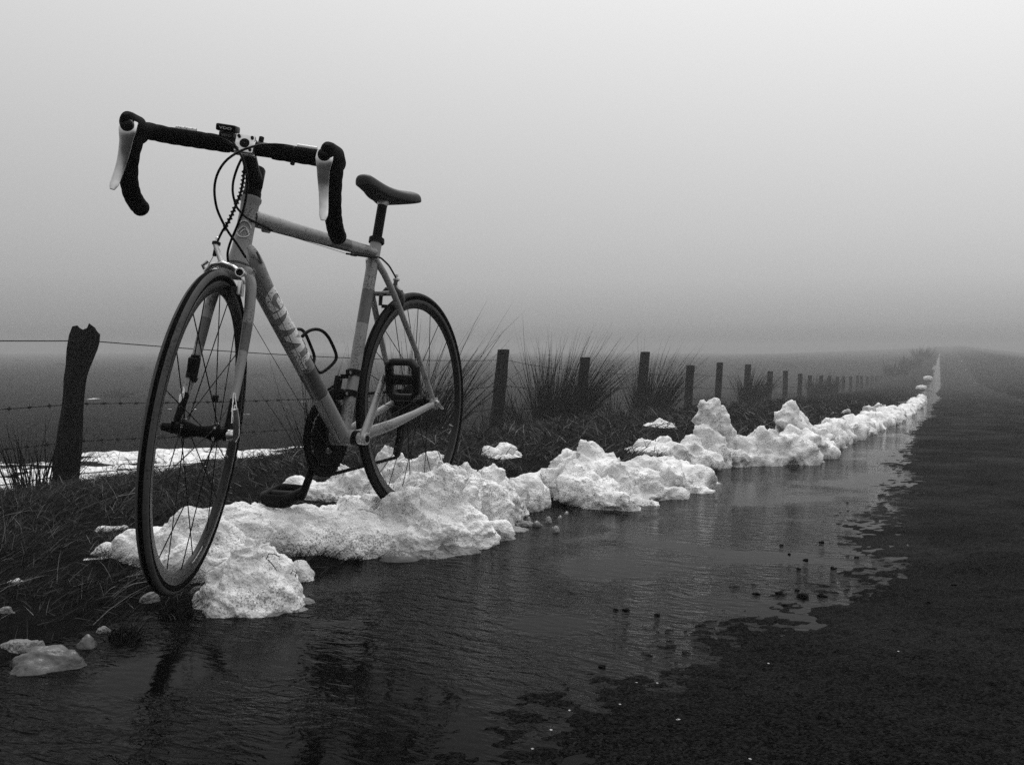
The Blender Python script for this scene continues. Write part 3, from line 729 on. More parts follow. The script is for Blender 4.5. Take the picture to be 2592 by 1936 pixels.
def wire(hts, barbed, label, nearv):
    """one strand stapled to every post. nearv: heights above ground at the posts, repeating"""
    pts = []
    first = tops[0]
    pts.append(np.array([XF + .02, first[0] - 5.6, float(prof(first[0] - 5.6)) - .30 + nearv[0] + .02]))
    for i, (y, gz, h, lean, side, r) in enumerate(tops):
        hh = nearv[min(i, len(nearv) - 1)]
        pts.append(np.array([XF, y, gz + hh]) + side * lean * (hh / h) * .9 + np.array([r * .9, 0, 0]))
    P = []
    for a, b in zip(pts[:-1], pts[1:]):
        m_ = max(6, int(np.linalg.norm(b - a) / .25))
        for j in range(m_):
            t = j / m_; q = a * (1 - t) + b * t; q = q.copy(); q[2] -= .045 * 4 * t * (1 - t) * min(1, np.linalg.norm(b - a) / 4); P.append(q)
    P.append(pts[-1])
    P = np.array(P) - fl0
    mb = MB(); mb.tube(P, .0034 if not barbed else .0026, 5)
    if barbed:
        seg = np.linalg.norm(np.diff(P, axis=0), axis=1); s = np.concatenate([[0], np.cumsum(seg)]); 
        # second twisted strand
        q = np.arange(0, min(s[-1], 30), .03)
        W_ = np.stack([np.interp(q, s, P[:, c]) for c in range(3)], -1)
        W_[:, 2] += np.sin(q * 60) * .002; W_[:, 0] += np.cos(q * 60) * .002
        mb.tube(W_, .0018, 4)
        b = .05
        while b < min(s[-1], 42):
            c = np.array([np.interp(b, s, P[:, k]) for k in range(3)])
            for a in (.6, 2.2, 3.9, 5.2):
                dv = np.array([math.cos(a + b * 7), .5 * math.sin(b * 31 + a), math.sin(a + b * 7)]) * .020
                mb.tube([c - dv * .3, c + dv], [.0024, .0010], 4)
            mb.tube([c - np.array([0, .010, 0]), c + np.array([0, .010, 0])], .0060, 6)
            b += .125
    o = mb.build('wire', M['wire'], fence); o['label'] = label
wire(None, False, 'plain top wire', [.93, .93, .86, .80, .86])
wire(None, True, 'upper barbed wire', [.555, .63, .60, .60, .58])
wire(None, True, 'middle barbed wire', [.33, .37, .36, .36, .34])
wire(None, False, 'lowest plain wire', [.13, .19, .16, .15, .15])
# loose end of barbed wire hanging from the middle strand
P, _ = at(693, 1000)
y, dpt = plan(693)
c = np.array([XF, y, CZ + ray(693, 1078 * 1 - 0)[2] * dpt])
mb = MB(); c1 = np.array([XF + .03, y, CZ + ray(693, 920)[2] * dpt]) - fl0
mb.tube([c1, c1 + [0, .002, -.06], c1 + [.004, 0, -.13], c1 + [0, -.004, -.19]], .0022, 5)
for k in range(4):
    q = c1 + np.array([0, 0, -.05 - .045 * k]); mb.tube([q - [.0, .012, .004], q + [.0, .012, .006]], .0012, 4); mb.tube([q - [.010, 0, -.004], q + [.010, 0, .004]], .0012, 4)
mb.build('loose_wire', M['wire'], fence)

# ------------------------------------------------------------------ rush clumps
def rush(u, vb, hpx, wpx, n, label, y=None, lean=0.0, sparse=False, offx=0.0):
    yy, dpt = plan(u)
    x = XF + offx
    d = ray(u, 800); t = x / d[0]; yy = d[1] * t; dpt = t
    c = np.array([x, yy, float(ground_z(np.array(x), np.array(yy)))])
    H_ = hpx / S_ * dpt; Wd = wpx / S_ * dpt
    r0 = Wd * .42 * np.sqrt(rng.random(n)); a0 = rng.uniform(0, 6.28, n)
    B_ = np.stack([np.cos(a0) * r0, np.sin(a0) * r0, np.full(n, -.01)], -1)
    tilt = np.clip(r0 / (Wd * .42) * .36 + rng.normal(0, .09, n), -.1, .8)
    an = a0 + rng.normal(0, .5, n)
    Dv = np.stack([np.cos(an) * np.sin(tilt), np.sin(an) * np.sin(tilt), np.cos(tilt)], -1)
    side = np.array([CAMR[0][0], CAMR[1][0], 0])
    Dv = Dv + side * (lean + .12 * rng.normal(size=n))[:, None]; Dv /= np.linalg.norm(Dv, axis=1)[:, None]
    Ln = H_ * np.clip(rng.normal(.86, .26, n), .25, 1.5)
    bend = np.stack([np.cos(an), np.sin(an), -rng.random(n)], -1) * (Ln * rng.uniform(0, .28, n))[:, None] + side * (Ln * .10)[:, None]
    sh = np.clip(rng.lognormal(math.log(.004), .6, n), .001, .03)
    W_ = .0085 * rng.uniform(.6, 1.3, n) * max(1, dpt / 12)
    e = empty('rush_clump', c) if False else None
    o = ribbons('rush_clump', B_, Dv, Ln, W_, bend, M['rush'], sh, 6)
    o.location = c
    tag(o, label, 'rushes', 'clumps of rushes along the fence')
rush(1208, 930, 172, 125, 850, 'largest clump of rushes, around the second post right of the bicycle', lean=.22, offx=.35)
rush(1140, 930, 120, 70, 90, 'thin left-leaning stems of rush beside the largest clump', lean=-.25, offx=.3)
rush(1400, 900, 130, 80, 600, 'dense clump of rushes around the third post right of the bicycle', lean=.18, offx=.25)
rush(1325, 900, 90, 36, 70, 'narrow left-leaning fan of rushes left of the third post', lean=-.35, offx=.25)
rush(1620, 880, 70, 50, 450, 'low dark clump of rushes halfway along the fence, behind the two snow pillars', lean=.12, offx=.3)
rush(1935, 835, 26, 50, 260, 'nearest of three hazy rush beds on the bank beyond the fence', lean=.05, offx=1.0)
rush(1965, 825, 26, 46, 240, 'middle one of three hazy rush beds on the bank beyond the fence', lean=.05, offx=1.6)
rush(1992, 815, 24, 40, 220, 'farthest of three hazy rush beds, where the road starts to climb', lean=.05, offx=2.2)
rush(1775, 855, 42, 62, 420, 'far hazy clump of rushes between the distant posts', lean=.05, offx=.4)
rush(900, 960, 230, 150, 330, 'tall loose clump of rushes seen through the rear wheel', lean=.20, offx=.5)
rush(795, 960, 190, 110, 110, 'sparse upright rushes seen between the seat tube and the bottle cage', lean=.18, offx=.3)
rush(680, 1000, 175, 70, 70, 'sparse upright rushes left of the chainring', lean=-.10, offx=.7)
rush(80, 1065, 150, 130, 150, 'ragged thin tuft of rushes left of the gnarled post', lean=.05, offx=.1)
rush(1085, 960, 120, 110, 90, 'few thin rushes at the foot of the first post right of the bicycle', lean=.15, offx=.3)
def tuft(u, v, n_, L_, label):
    P, d = at(u, v); a0 = rng.uniform(0, 6.28, n_); r0 = .05 * np.sqrt(rng.random(n_)) * L_ / .08
    B_ = np.stack([np.cos(a0) * r0, np.sin(a0) * r0, np.full(n_, -.006)], -1); tl = np.abs(rng.normal(0, .45, n_)); an = rng.uniform(0, 6.28, n_)
    Dv = np.stack([np.cos(an) * np.sin(tl), np.sin(an) * np.sin(tl), np.cos(tl)], -1); Ln = L_ * rng.uniform(.4, 1.2, n_)
    bd = np.stack([np.cos(an) * .35, np.sin(an) * .35, -.25 * np.ones(n_)], -1) * Ln[:, None]
    o = ribbons('grass_tuft', B_, Dv, Ln, np.full(n_, .0026), bd, M['grass'], np.clip(rng.lognormal(math.log(.012), .9, n_), .002, .12), 4)
    o.location = (P[0], P[1], float(prof(P[1]))); tag(o, label, 'grass tuft', 'dark grass tufts at the water edge')
tuft(668, 1205, 170, .085, 'upright dark grass tuft right of the dirty snow chunk, at the water edge')
tuft(715, 1200, 110, .06, 'short dark grass tuft just left of the small round snowball')
tuft(640, 1232, 110, .06, 'dark grass tuft touching the right side of the dirty snow chunk')
tuft(770, 1208, 70, .035, 'low dark grass just right of the small round snowball')
tuft(1110, 1000, 130, .06, 'spiky grass tuft in front of the notched lump of snow')
tuft(1180, 1020, 120, .07, 'dark grass tuft in the gap behind the rounded snow boulder')
tuft(455, 1190, 40, .05, 'few dark blades poking out of the low bank beside the front wheel')
tuft(595, 1105, 50, .05, 'small sprig of grass poking through the low bank below the far pedal')
tuft(380, 1330, 160, .05, 'matted grass at the water edge right under the front tyre')
tuft(270, 1380, 160, .05, 'matted grass at the water edge left of the front tyre')
# dark tussocks far out in the moor
for k, (u, v) in enumerate([(40, 770), (130, 790), (300, 800), (560, 815), (640, 795), (1160, 800), (1200, 850), (1080, 830), (1520, 870), (1600, 800), (1340, 790), (250, 860), (480, 840), (1700, 790), (720, 800)]):
    P, d = at(u, max(v, 780)); nn_ = 80
    s_ = .09 + .009 * min(d, 40)
    a0 = rng.uniform(0, 6.28, nn_); r0 = s_ * rng.random(nn_)
    B_ = np.stack([np.cos(a0) * r0, np.sin(a0) * r0, np.full(nn_, -.02)], -1); tl = rng.uniform(0, 1.35, nn_)
    Dv = np.stack([np.cos(a0) * np.sin(tl), np.sin(a0) * np.sin(tl), np.cos(tl)], -1)
    Ln = s_ * rng.uniform(.7, 1.5, nn_)
    o = ribbons('grass_tussock', B_, Dv, Ln, np.full(nn_, .02 + d * .0012), np.stack([np.cos(a0), np.sin(a0), -np.ones(nn_)], -1) * (Ln * .25)[:, None], M['rush'], rng.uniform(.012, .05, nn_), 3)
    o.location = (P[0], P[1], float(ground_z(P[0], P[1])))
    tag(o, 'small dark tussock of grass blurred by fog in the field', 'tussock', 'tussocks scattered over the field')

# ================================================================== bicycle
RB = rz(-math.pi / 2 + R(3.4988)) @ ry(R(.2568)) @ rx(R(-.847))
TB = np.array([-1.47, 2.4074, .3655])
BASE = np.array([.5, 0, -.335])          # empty between the wheels, on the ground
mw = Matrix.Translation(Vector(TB + RB @ BASE)) @ Matrix([list(r) for r in RB]).to_4x4()
bike = empty('road_bicycle', (0, 0, 0), mw)
tag(bike, 'pale grey racing bicycle with drop handlebars standing in the roadside snow', 'bicycle')
ax = np.array([-.2869, 0, .958]); nf = np.array([.958, 0, .2869])
FA = np.array([.9894, 0, 0]); A0 = np.array([.9463, 0, -.0129])
crown = np.array([.8392, 0, .3448]); top = np.array([.79, 0, .5091]); bb = np.array([.4069, 0, -.0707])
sd = np.array([-.2983, 0, .9545]); stt = np.array([.2389, 0, .4669])
STEER = R(26.0778)
def rotax(d, a):
    d = norm(d); K = np.array([[0, -d[2], d[1]], [d[2], 0, -d[0]], [-d[1], d[0], 0]])
    return np.eye(3) + math.sin(a) * K + (1 - math.cos(a)) * K @ K
SM = rotax(ax, STEER)
def fx_(V): return np.asarray(V, float) - BASE
def st_(V): return (np.asarray(V, float) - A0) @ SM.T + A0 - BASE
def FX(): return MB(fx_)
def ST(): return MB(st_)
Y = np.array([0, 1., 0])

# frame ---------------------------------------------------------
def lerp(a, b, t): return np.asarray(a, float) * (1 - t) + np.asarray(b, float) * t
f = FX()
f.lathe(crown + ax * .006, ax, [(0, .0205), (.004, .0245), (.018, .0235), (.04, .0205), (.125, .0195), (.148, .0205), (.155, .0235), (.161, .0235), (.163, .019)], 32)
tt0, tt1 = np.array([.792, 0, .462]), np.array([.250, 0, .433])
ts = np.linspace(0, 1, 24); bandT = [0 if not (.545 < (a + b) / 2 < .735) else 1 for a, b in zip(ts[:-1], ts[1:])]
f.tube([lerp(tt0, tt1, t) for t in ts], [.0195 - .004 * t for t in ts], 20, mi=bandT)
dt0, dt1 = np.array([.828, 0, .394]), bb + np.array([.008, 0, .004])
ts = np.array([0, .03, .06, .10, .15, .2, .26, .32, .38, .44, .5, .56, .60, .63, .66, .69, .72, .745, .77, .8, .84, .9, .95, 1])
rd_ = [float(np.interp(t, [0, .04, .09, .18, 1], [.021, .029, .030, .0245, .0225])) for t in ts]
bandD = [1 if .61 < (a + b) / 2 < .745 else 0 for a, b in zip(ts[:-1], ts[1:])]
f.tube([lerp(dt0, dt1, t) for t in ts], rd_, 24, mi=bandD)
ts = np.linspace(0, 1, 24); zz = [(bb + sd * .5633 * t)[2] for t in ts]
bandS = [1 if .223 < (a + b) / 2 < .33 else 0 for a, b in zip(zz[:-1], zz[1:])]
f.tube([bb + sd * .5633 * t for t in ts], [.0165] * 24, 20, mi=bandS)
f.cyl(bb - Y * .034, bb + Y * .034, .0215, 28)
for s in (-1, 1):
    f.tube([[.262, s * .010, .415], [.235, s * .024, .375], [.20, s * .036, .318], [.10, s * .055, .158], [.012, s * .066, .014]], [.0095, .0095, .009, .008, .0075], 14)
    f.tube([[.385, s * .018, -.070], [.33, s * .030, -.064], [.24, s * .048, -.050], [.12, s * .062, -.025], [.018, s * .067, -.004]], [.013, .0135, .0125, .0105, .009], 14, flat=[(1.25, .75)] * 3 + [(1, 1)] * 2, up=(0, 0, 1))
    f.box([.006, s * .067, .000], [.044, .006, .030]); f.box([-.008, s * .067, -.010], [.018, .006, .022])
f.tube([[.205, -.036, .322], [.205, .036, .322]], .007, 10)
f.tube([[.36, -.026, -.067], [.36, .026, -.067]], .008, 10)
# welded gusset collars at the joints
f.tube([lerp(tt0, tt1, -.01), lerp(tt0, tt1, .03)], [.0225, .0198], 20, cap=False)
frame = f.build('frame', None, bike, mats=[M['paint'], M['paint_dark']])
# cable stops and bottle bosses
g_ = FX()
for c in (lerp(tt0, tt1, .10) - np.array([0, 0, .0175]), lerp(tt0, tt1, .80) - np.array([0, 0, .0175])):
    g_ = FX(); g_.tube([c + [.012, .0, -.003], c - [.012, 0, .003]], .0045, 10); g_.build('cable_stop', M['paint'], frame)
c = lerp(dt0, dt1, .05) + np.array([0, .032, .0]); g_ = FX(); g_.tube([c + [.012, .004, .012], c - [.012, 0, .012]], .0030, 10); g_.build('cable_stop', M['paint'], frame)

# lettering wrapped round the down tube: big pale block capitals
def text_mesh(s, size, bold=0.0):
    cu = bpy.data.curves.new('txt', 'FONT'); cu.body = s; cu.size = size; cu.offset = bold; cu.resolution_u = 4
    o = bpy.data.objects.new('txt', cu); col.objects.link(o)
    dg = bpy.context.evaluated_depsgraph_get(); dg.update()
    me = bpy.data.meshes.new_from_object(o.evaluated_get(dg))
    bm = bmesh.new(); bm.from_mesh(me); bmesh.ops.triangulate(bm, faces=bm.faces[:])
    for _ in range(3):
        lg = [e for e in bm.edges if e.calc_length() > size * .12]
        if lg: bmesh.ops.subdivide_edges(bm, edges=lg, cuts=1); bmesh.ops.triangulate(bm, faces=bm.faces[:])
    V = np.array([v.co[:] for v in bm.verts]); F = [tuple(v.index for v in f_.verts) for f_ in bm.faces]
    bm.free(); bpy.data.objects.remove(o); bpy.data.curves.remove(cu)
    V[:, 0] -= (V[:, 0].min() + V[:, 0].max()) / 2; V[:, 1] -= (V[:, 1].min() + V[:, 1].max()) / 2
    return V, F
def wrap_text(name, s, p0, p1, t0, t1, rad, height, toward, m, parent, xf, bold=0., flip=1):
    """text along the axis p0->p1 between fractions t0,t1, wrapped round a tube of radius rad, centred on direction 'toward'"""
    V, F = text_mesh(s, 1.0, bold)
    p0 = np.asarray(p0, float); p1 = np.asarray(p1, float); a = norm(p1 - p0); Ls = np.linalg.norm(p1 - p0)
    W_ = V[:, 0].max() - V[:, 0].min(); Hh = V[:, 1].max() - V[:, 1].min()
    along = (V[:, 0] / W_ + .5) * (t1 - t0) * Ls + t0 * Ls
    circ = V[:, 1] / Hh * height
    o1 = norm(np.asarray(toward, float) - a * np.dot(toward, a)); o2 = np.cross(o1, a) * flip   # reading direction runs p0 -> p1
    th = circ / rad
    P = p0 + np.outer(along, a) + np.outer(np.cos(th) * (rad + .0006), o1) + np.outer(np.sin(th) * (rad + .0006), -o2)
    mb = MB(xf); mb.add(P, F); return mb.build(name, m, parent, smooth=False)
wrap_text('lettering', 'GIANT', dt0, dt1, .19, .575, .0247, .056, [.35, .95, .25], M['decal'], frame, fx_, bold=.055)
# round emblem on the head tube: raised ring with a swoosh
e_ = FX()
hc = crown + ax * .085
def on_head(a, h, r=.0215):
    # a: angle from straight ahead towards the rider's left
    return hc + ax * h + nf * math.cos(a) * r + Y * math.sin(a) * r
e_.tube([on_head(.55 + .75 * math.cos(t), .019 * math.sin(t)) for t in np.linspace(.3, 5.9, 30)], .0015, 6)
e_.tube([on_head(.55 - .55 + 1.1 * t, -.006 + .012 * math.sin(t * 3)) for t in np.linspace(0, 1, 14)], .0014, 6)
e_.tube([on_head(.55 - .25 + .85 * t, -.010 + .010 * math.sin(t * 3)) for t in np.linspace(0, 1, 14)], .0013, 6)
e_.build('head_badge', M['badge'], frame)

# fork ------------------------------------------------------------
fk = ST()
fk.lathe(crown - ax * .006, ax, [(-.004, .018), (0, .0235), (.008, .0245), (.011, .022)], 28)
fk.tube([crown - ax * .012 - Y * .036, crown - ax * .006, crown - ax * .012 + Y * .036], [.016, .020, .016], 16, flat=(1.0, 1.0), up=nf)
for s in (-1, 1):
    pts = np.array([crown - ax * .004 + Y * s * .020, crown - ax * .030 + Y * s * .036, crown - ax * .10 + Y * s * .044, A0 + ax * .19 + Y * s * .047 + nf * .002, A0 + ax * .10 + Y * s * .050 + nf * .012, FA + ax * .004 + Y * s * .053 - nf * .006])
    tq = np.linspace(0, 1, 6); T_ = np.linspace(0, 1, 34)
    P = np.stack([np.interp(T_, tq, pts[:, c]) for c in range(3)], -1)
    for _ in range(3): P[1:-1] = (P[:-2] + 2 * P[1:-1] + P[2:]) / 4
    rr = np.interp(T_, [0, .15, .5, 1], [.015, .0165, .014, .0095])
    seg = np.concatenate([[0], np.cumsum(np.linalg.norm(np.diff(P, axis=0), axis=1))]); seg /= seg[-1]
    mm = [(2 if q > .80 else (1 if .335 < q < .495 else 0)) for q in (seg[:-1] + seg[1:]) / 2]
    fk.tube(P, rr, 16, flat=(1.15, .75), up=nf, mi=mm)
    fk.box(FA + Y * s * .054 - nf * .002 + ax * .002, [.024, .006, .026], mi=2)
fork = fk.build('fork', None, bike, mats=[M['paint'], M['paint_dark'], M['gloss']])
# pale outlined mark on the near fork tip and a flowing one on the far tip
d_ = ST()
nA = norm(Y * .62 + nf * .78); wA = norm(np.cross(ax, nA))
if wA @ nf < 0: wA = -wA
def bl(a, h):
    # on the outer front of the near fork tip
    c = FA + ax * (.055 + h) + Y * .0525 + nf * (-.019 + np.interp(h, [-.04, .04], [.010, -.004]))
    return c + nA * .0112 + wA * a
d_.tube([bl(.010, .035), bl(.0095, .028), bl(-.001, -.030), bl(-.009, -.008), bl(.007, .034), bl(.009, .035)], .0010, 5)
for q in (-.6, -.1, .4): d_.tube([bl(.010 * (q + .25), .012 + q * .024), bl(.010 * q + .001, -.014 + q * .020)], .0008, 5)
d_.tube([bl(-.008, -.004), bl(-.002, .002)], .001, 5); d_.tube([bl(-.005, .004), bl(.001, .010)], .001, 5)
pB = FA + ax * .058 - Y * .052 + nf * (-.019 + .0125)
d_.build('fork_mark', M['decal'], fork); d_ = ST()
d_.tube([pB + ax * .03 + nf * .0, pB + ax * .022 + nf * .0007 + Y * .003, pB + ax * .010, pB - ax * .004 - Y * .002], [.0012, .0018, .0050, .0012], 6)
d_.tube([pB - ax * .012, pB - ax * .024 - Y * .002], .001, 6)
d_.build('fork_mark', M['decal'], fork)

# wheels ----------------------------------------------------------
def wheel(name_label, c, xf_new, spokes, front, flange):
    w = bpy.data.objects.new('wheel', None); col.objects.link(w); w.parent = bike
    hubp = (xf_new().xf(np.array([c])))[0]
    w.location = Vector(hubp); w['label'] = name_label
    def fin(mb, name, m=None, mats=None, smooth=True):
        mb.v = [tuple(np.array(v) - hubp) for v in mb.v]
        return mb.build(name, m, w, mats=mats, smooth=smooth)
    # tyre: dark tread strip, paler shoulders, dark side
    rt = .0122; R0 = .3352 - rt
    prof_ = []; mi = []
    angs = np.linspace(-2.35, 2.35, 27)
    for a in angs: prof_.append((rt * math.sin(a), R0 + rt * math.cos(a)))
    for a, b in zip(angs[:-1], angs[1:]):
        q = abs((a + b) / 2); mi.append(0 if q < .42 else (1 if q < 1.45 else 0))
    mb = xf_new(); mb.lathe(c, Y, prof_, 120, mi=mi); tyre = fin(mb, 'tyre', mats=[M['rubber'], M['rubber_grey'] if front else M['rubber_dim']])
    mb = xf_new()
    rp = [(-.0072, .3140), (-.0098, .3128), (-.0098, .3020), (-.0085, .2985), (-.0042, .2880), (0, .2862), (.0042, .2880), (.0085, .2985), (.0098, .3020), (.0098, .3128), (.0072, .3140), (0, .3115)]
    mb.lathe(c, Y, rp, 120, mi=[1, 1, 0, 0, 0, 0, 0, 0, 1, 1, 0, 0], closed=True); fin(mb, 'rim', mats=[M['rim'], M['track']])
    # hub
    mb = xf_new()
    if front:
        mb.lathe(c, Y, [(-.050, .006), (-.050, .0125), (-.042, .014), (-.038, .0205), (-.028, .0210), (-.020, .0170), (-.004, .0130), (.008, .0125), (.022, .0160), (.030, .0200), (.038, .0195), (.042, .0135), (.050, .012), (.050, .006)], 28)
    else:
        mb.lathe(c, Y, [(-.062, .006), (-.062, .012), (-.030, .014), (-.020, .0260), (-.015, .0260), (-.010, .014), (.010, .012), (.030, .014), (.034, .021), (.038, .021), (.042, .013), (.060, .011), (.060, .006)], 28)
    hub = fin(mb, 'hub', M['gloss'])
    n = spokes
    for i in range(n):
        s = 1 if i % 2 else -1
        a = 2 * math.pi * (i + .25) / n
        k = (i // 2) % 2
        off = (1.25 if k else -1.25)
        y0 = (.034 if s > 0 else (-.033 if front else -.018))
        p_h = c + np.array([math.cos(a + off), 0, math.sin(a + off)]) * flange + Y * y0
        p_r = c + np.array([math.cos(a), 0, math.sin(a)]) * .2885 + Y * s * .002
        mb = xf_new(); mb.tube([p_h, p_r], .00115, 6)
        sp = fin(mb, 'spoke', M['black'])
        if front:
            mb = xf_new(); dv = norm(p_r - p_h); mb.tube([p_h - dv * .002, p_h + dv * .010], .0026, 8); mb.build if 0 else None
            mb.v = [tuple(np.array(v) - hubp) for v in mb.v]; mb.build('nipple', M['alloy'], sp)
    mb = xf_new()
    a = R(200); mb.tube([c + np.array([math.cos(a), 0, math.sin(a)]) * .289, c + np.array([math.cos(a), 0, math.sin(a)]) * .262], .0022, 8); fin(mb, 'valve', M['alloy'])
    return w, fin
wf, finf = wheel('front wheel turned toward the camera', FA, ST, 20, True, .0155)
wr, finr = wheel('rear wheel sunk in the snow', np.zeros(3), FX, 24, False, .022)
# faint tyre lettering on the near sidewall
def ring_text(s, c, a0, a1, rmid, h, y, m, fin, xf_new, name='lettering'):
    V, F = text_mesh(s, 1.0, .01); W_ = np.ptp(V[:, 0]); Hh = np.ptp(V[:, 1])
    a = a0 + (V[:, 0] / W_ + .5) * (a1 - a0); r = rmid + V[:, 1] / Hh * h
    mb = xf_new(); mb.add(c + np.stack([np.cos(a) * r, np.full(len(a), y), np.sin(a) * r], -1), F); fin(mb, name, m, smooth=False)
ring_text('HUTCHINSON', FA, R(190), R(162), .3180, .0050, .0116, M['text_dim'], finf, ST)
# pale decal on the inner flank of the front rim
mb = ST(); mb.lathe(FA, Y, [(-.0080, .2968), (-.0050, .2895)], 10, a0=0, a1=R(1)); 
mb = ST()
A_ = np.linspace(R(248), R(262), 12); V = []
for a in A_: 
    for (yy, r_) in ((.0086, .2990), (.0060, .2922)): V.append(FA + np.array([math.cos(a) * r_, yy, math.sin(a) * r_]))
mb.add(V, [(2 * i, 2 * i + 1, 2 * i + 3, 2 * i + 2) for i in range(11)]); finf(mb, 'rim_decal', M['text'])
# spoke magnet
mb = ST(); a = R(118); q = FA + np.array([math.cos(a), 0, math.sin(a)]) * .075 + Y * .015; mb.cyl(q - Y * .005, q + Y * .005, .0085, 14); finf(mb, 'spoke_magnet', M['black'])
# front axle ends: quick release lever on the near side
q = ST()
q.lathe(FA + Y * .056, Y, [(0, .011), (.006, .012), (.014, .0105), (.016, .004)], 20)
q.tube([FA + Y * .068 + np.array([-.004, 0, -.010]), FA + Y * .074 + np.array([-.001, 0, .002]), FA + Y * .076 + np.array([.010, 0, .018]), FA + Y * .075 + np.array([.018, 0, .038]), FA + Y * .072 + np.array([.022, 0, .058])],
       [.0095, .0092, .0082, .0078, .0060], 12, flat=(.85, 1.15), up=Y)
q.tube([FA + Y * .070 + np.array([-.012, 0, -.004]), FA + Y * .072 + np.array([-.013, 0, -.014])], [.005, .003], 10)
q.build('quick_release', M['silver'], bike)
q = ST(); q.lathe(FA - Y * .056, -Y, [(0, .010), (.004, .011), (.020, .0095), (.024, .004)], 16); q.build('skewer_nut', M['black'], bike)
q = FX(); q.lathe(np.array([0, .069, 0]), Y, [(0, .009), (.010, .008), (.013, .003)], 16); q.tube([[0, .078, 0], [-.012, .080, -.012], [-.034, .078, -.020]], [.005, .0045, .0035], 10); q.build('quick_release', M['alloy'], bike)
# speed sensor on the far fork blade
q = ST(); c = A0 + ax * .135 + nf * .018 - Y * .046
q.tube([c + ax * .022, c - ax * .022], .0125, 12, flat=(.9, 1.0)); q.box(c + nf * .010 + ax * .004, [.012, .018, .030]); q.tube([c + ax * .028 + nf * .003, c + ax * .020], .009, 10); q.tube([c - ax * .020 - Y * .006, c - ax * .026 + Y * .012], .006, 8)
q.build('speed_sensor', M['black'], bike)

# brakes ----------------------------------------------------------
q = ST()
q.tube([[.930, -.043, .312], [.926, -.044, .328], [.926, -.030, .343], [.926, -.010, .348], [.927, .012, .344], [.930, .030, .334], [.931, .037, .318], [.930, .034, .300]], [.0055, .006, .007, .0085, .0085, .008, .007, .005], 12, flat=(1.25, .8), up=nf)
q.tube([[.926, -.006, .346], [.924, -.016, .356], [.922, -.024, .372], [.920, -.030, .384]], [.0075, .006, .0055, .006], 12)
q.tube([[.926, -.044, .330], [.929, -.050, .340], [.928, -.040, .350]], [.004, .0045, .004], 8)
q.lathe(np.array([.920, -.030, .382]), ax, [(0, .004), (.002, .0065), (.008, .0065), (.012, .0045), (.020, .0045), (.022, .0025)], 14)
q.cyl([.918, .030, .333], [.944, .031, .336], .0105, 20)
cal = q.build('brake_caliper', M['silver'], bike)
q = ST(); q.cyl([.9435, .031, .336], [.9465, .031, .336], .0072, 18); q.lathe(np.array([.920, -.030, .387]), ax, [(0, .009), (.005, .009)], 14); q.tube([[.920, -.030, .378], [.921, -.031, .362]], .004, 8); q.build('pivot_cap', M['black'], cal)
q = ST()
q.box([.945, .036, .303], [.022, .007, .030], rotax(Y, -.2)); q.tube([[.944, .041, .312], [.946, .042, .286]], .0036, 8); q.build('pad_holder', M['silver'], cal)
for a_ in (-.014, .014):
    q = ST(); q.box([.925, a_, .300], [.045, .009, .010]); q.build('brake_pad', M['black'], cal)
q = ST(); q.tube([[.921, -.031, .366], [.926, -.040, .340]], .0007, 6); q.build('brake_wire', M['steel'], cal)
q = FX()
q.tube([[.150, -.038, .290], [.150, -.036, .318], [.150, -.016, .338], [.150, .010, .342], [.152, .030, .330], [.150, .037, .306], [.150, .034, .288]], [.006, .007, .0085, .009, .009, .0075, .005], 12, flat=(1.2, .8), up=(1, 0, 0))
q.tube([[.148, .004, .340], [.144, .008, .352], [.140, .009, .366]], [.007, .006, .006], 12)
q.cyl([.135, .026, .318], [.162, .028, .322], .0115, 20)
calr = q.build('brake_caliper', M['steel'], bike); calr['label'] = 'dark rear brake caliper'
q = FX(); q.lathe(np.array([.140, .009, .362]), (-.2, 0, 1), [(0, .004), (.001, .0095), (.006, .0095), (.009, .005), (.018, .0045)], 14); q.tube([[.140, .011, .360], [.146, .024, .326]], .0008, 6); q.cyl([.131, .022, .316], [.135, .023, .318], .0085, 16); q.build('cable_adjuster', M['alloy'], calr)
for a_ in (-.014, .014):
    q = FX(); q.box([.155, a_, .287], [.045, .009, .010]); q.build('brake_pad', M['black'], calr)

# bar, stem, levers -----------------------------------------------
bc = top + ax * .061 + nf * .1204
q = ST()
q.lathe(top, ax, [(0, .0205), (.010, .0200), (.011, .0188), (.024, .0188), (.025, .0195), (.066, .0195), (.070, .017), (.072, .002)], 28)
q.tube([top + ax * .040, top + ax * .046 + nf * .04, top + ax * .056 + nf * .09, bc - nf * .012], [.0190, .0165, .0165, .0190], 20)
q.box(top + ax * .046 - nf * .020, [.014, .020, .038], rotax(Y, -.29))
stem = q.build('stem', M['gloss'], bike)
q = ST(); q.lathe(bc - Y * .021, Y, [(0, .0165), (.002, .0195), (.040, .0195), (.042, .0165)], 28)
q.box(bc + nf * .014, [.010, .040, .040], rotax(Y, -.29), bevel=.5)
cl = q.build('faceplate', M['silver'], stem)
for sy in (-1, 1):
    for sz in (-1, 1): 
        q = ST(); c = bc + nf * .018 + Y * sy * .014 + ax * sz * .014; q.cyl(c, c + nf * .004, .0035, 10); q.build('bolt', M['black'], cl)
q = ST(); q.lathe(bc + nf * .0185, nf, [(0, .011), (.002, .010), (.0025, .001)], 16)
q.build('clamp_opening', M['black'], cl)
bar_pts = [(0, 0, 0), (0, .05, 0), (0, .12, 0), (0, .165, 0), (.014, .188, 0), (.045, .199, -.003), (.072, .203, -.018), (.086, .205, -.048), (.086, .207, -.082), (.070, .209, -.115), (.040, .211, -.138), (.004, .212, -.152), (-.032, .213, -.160)]
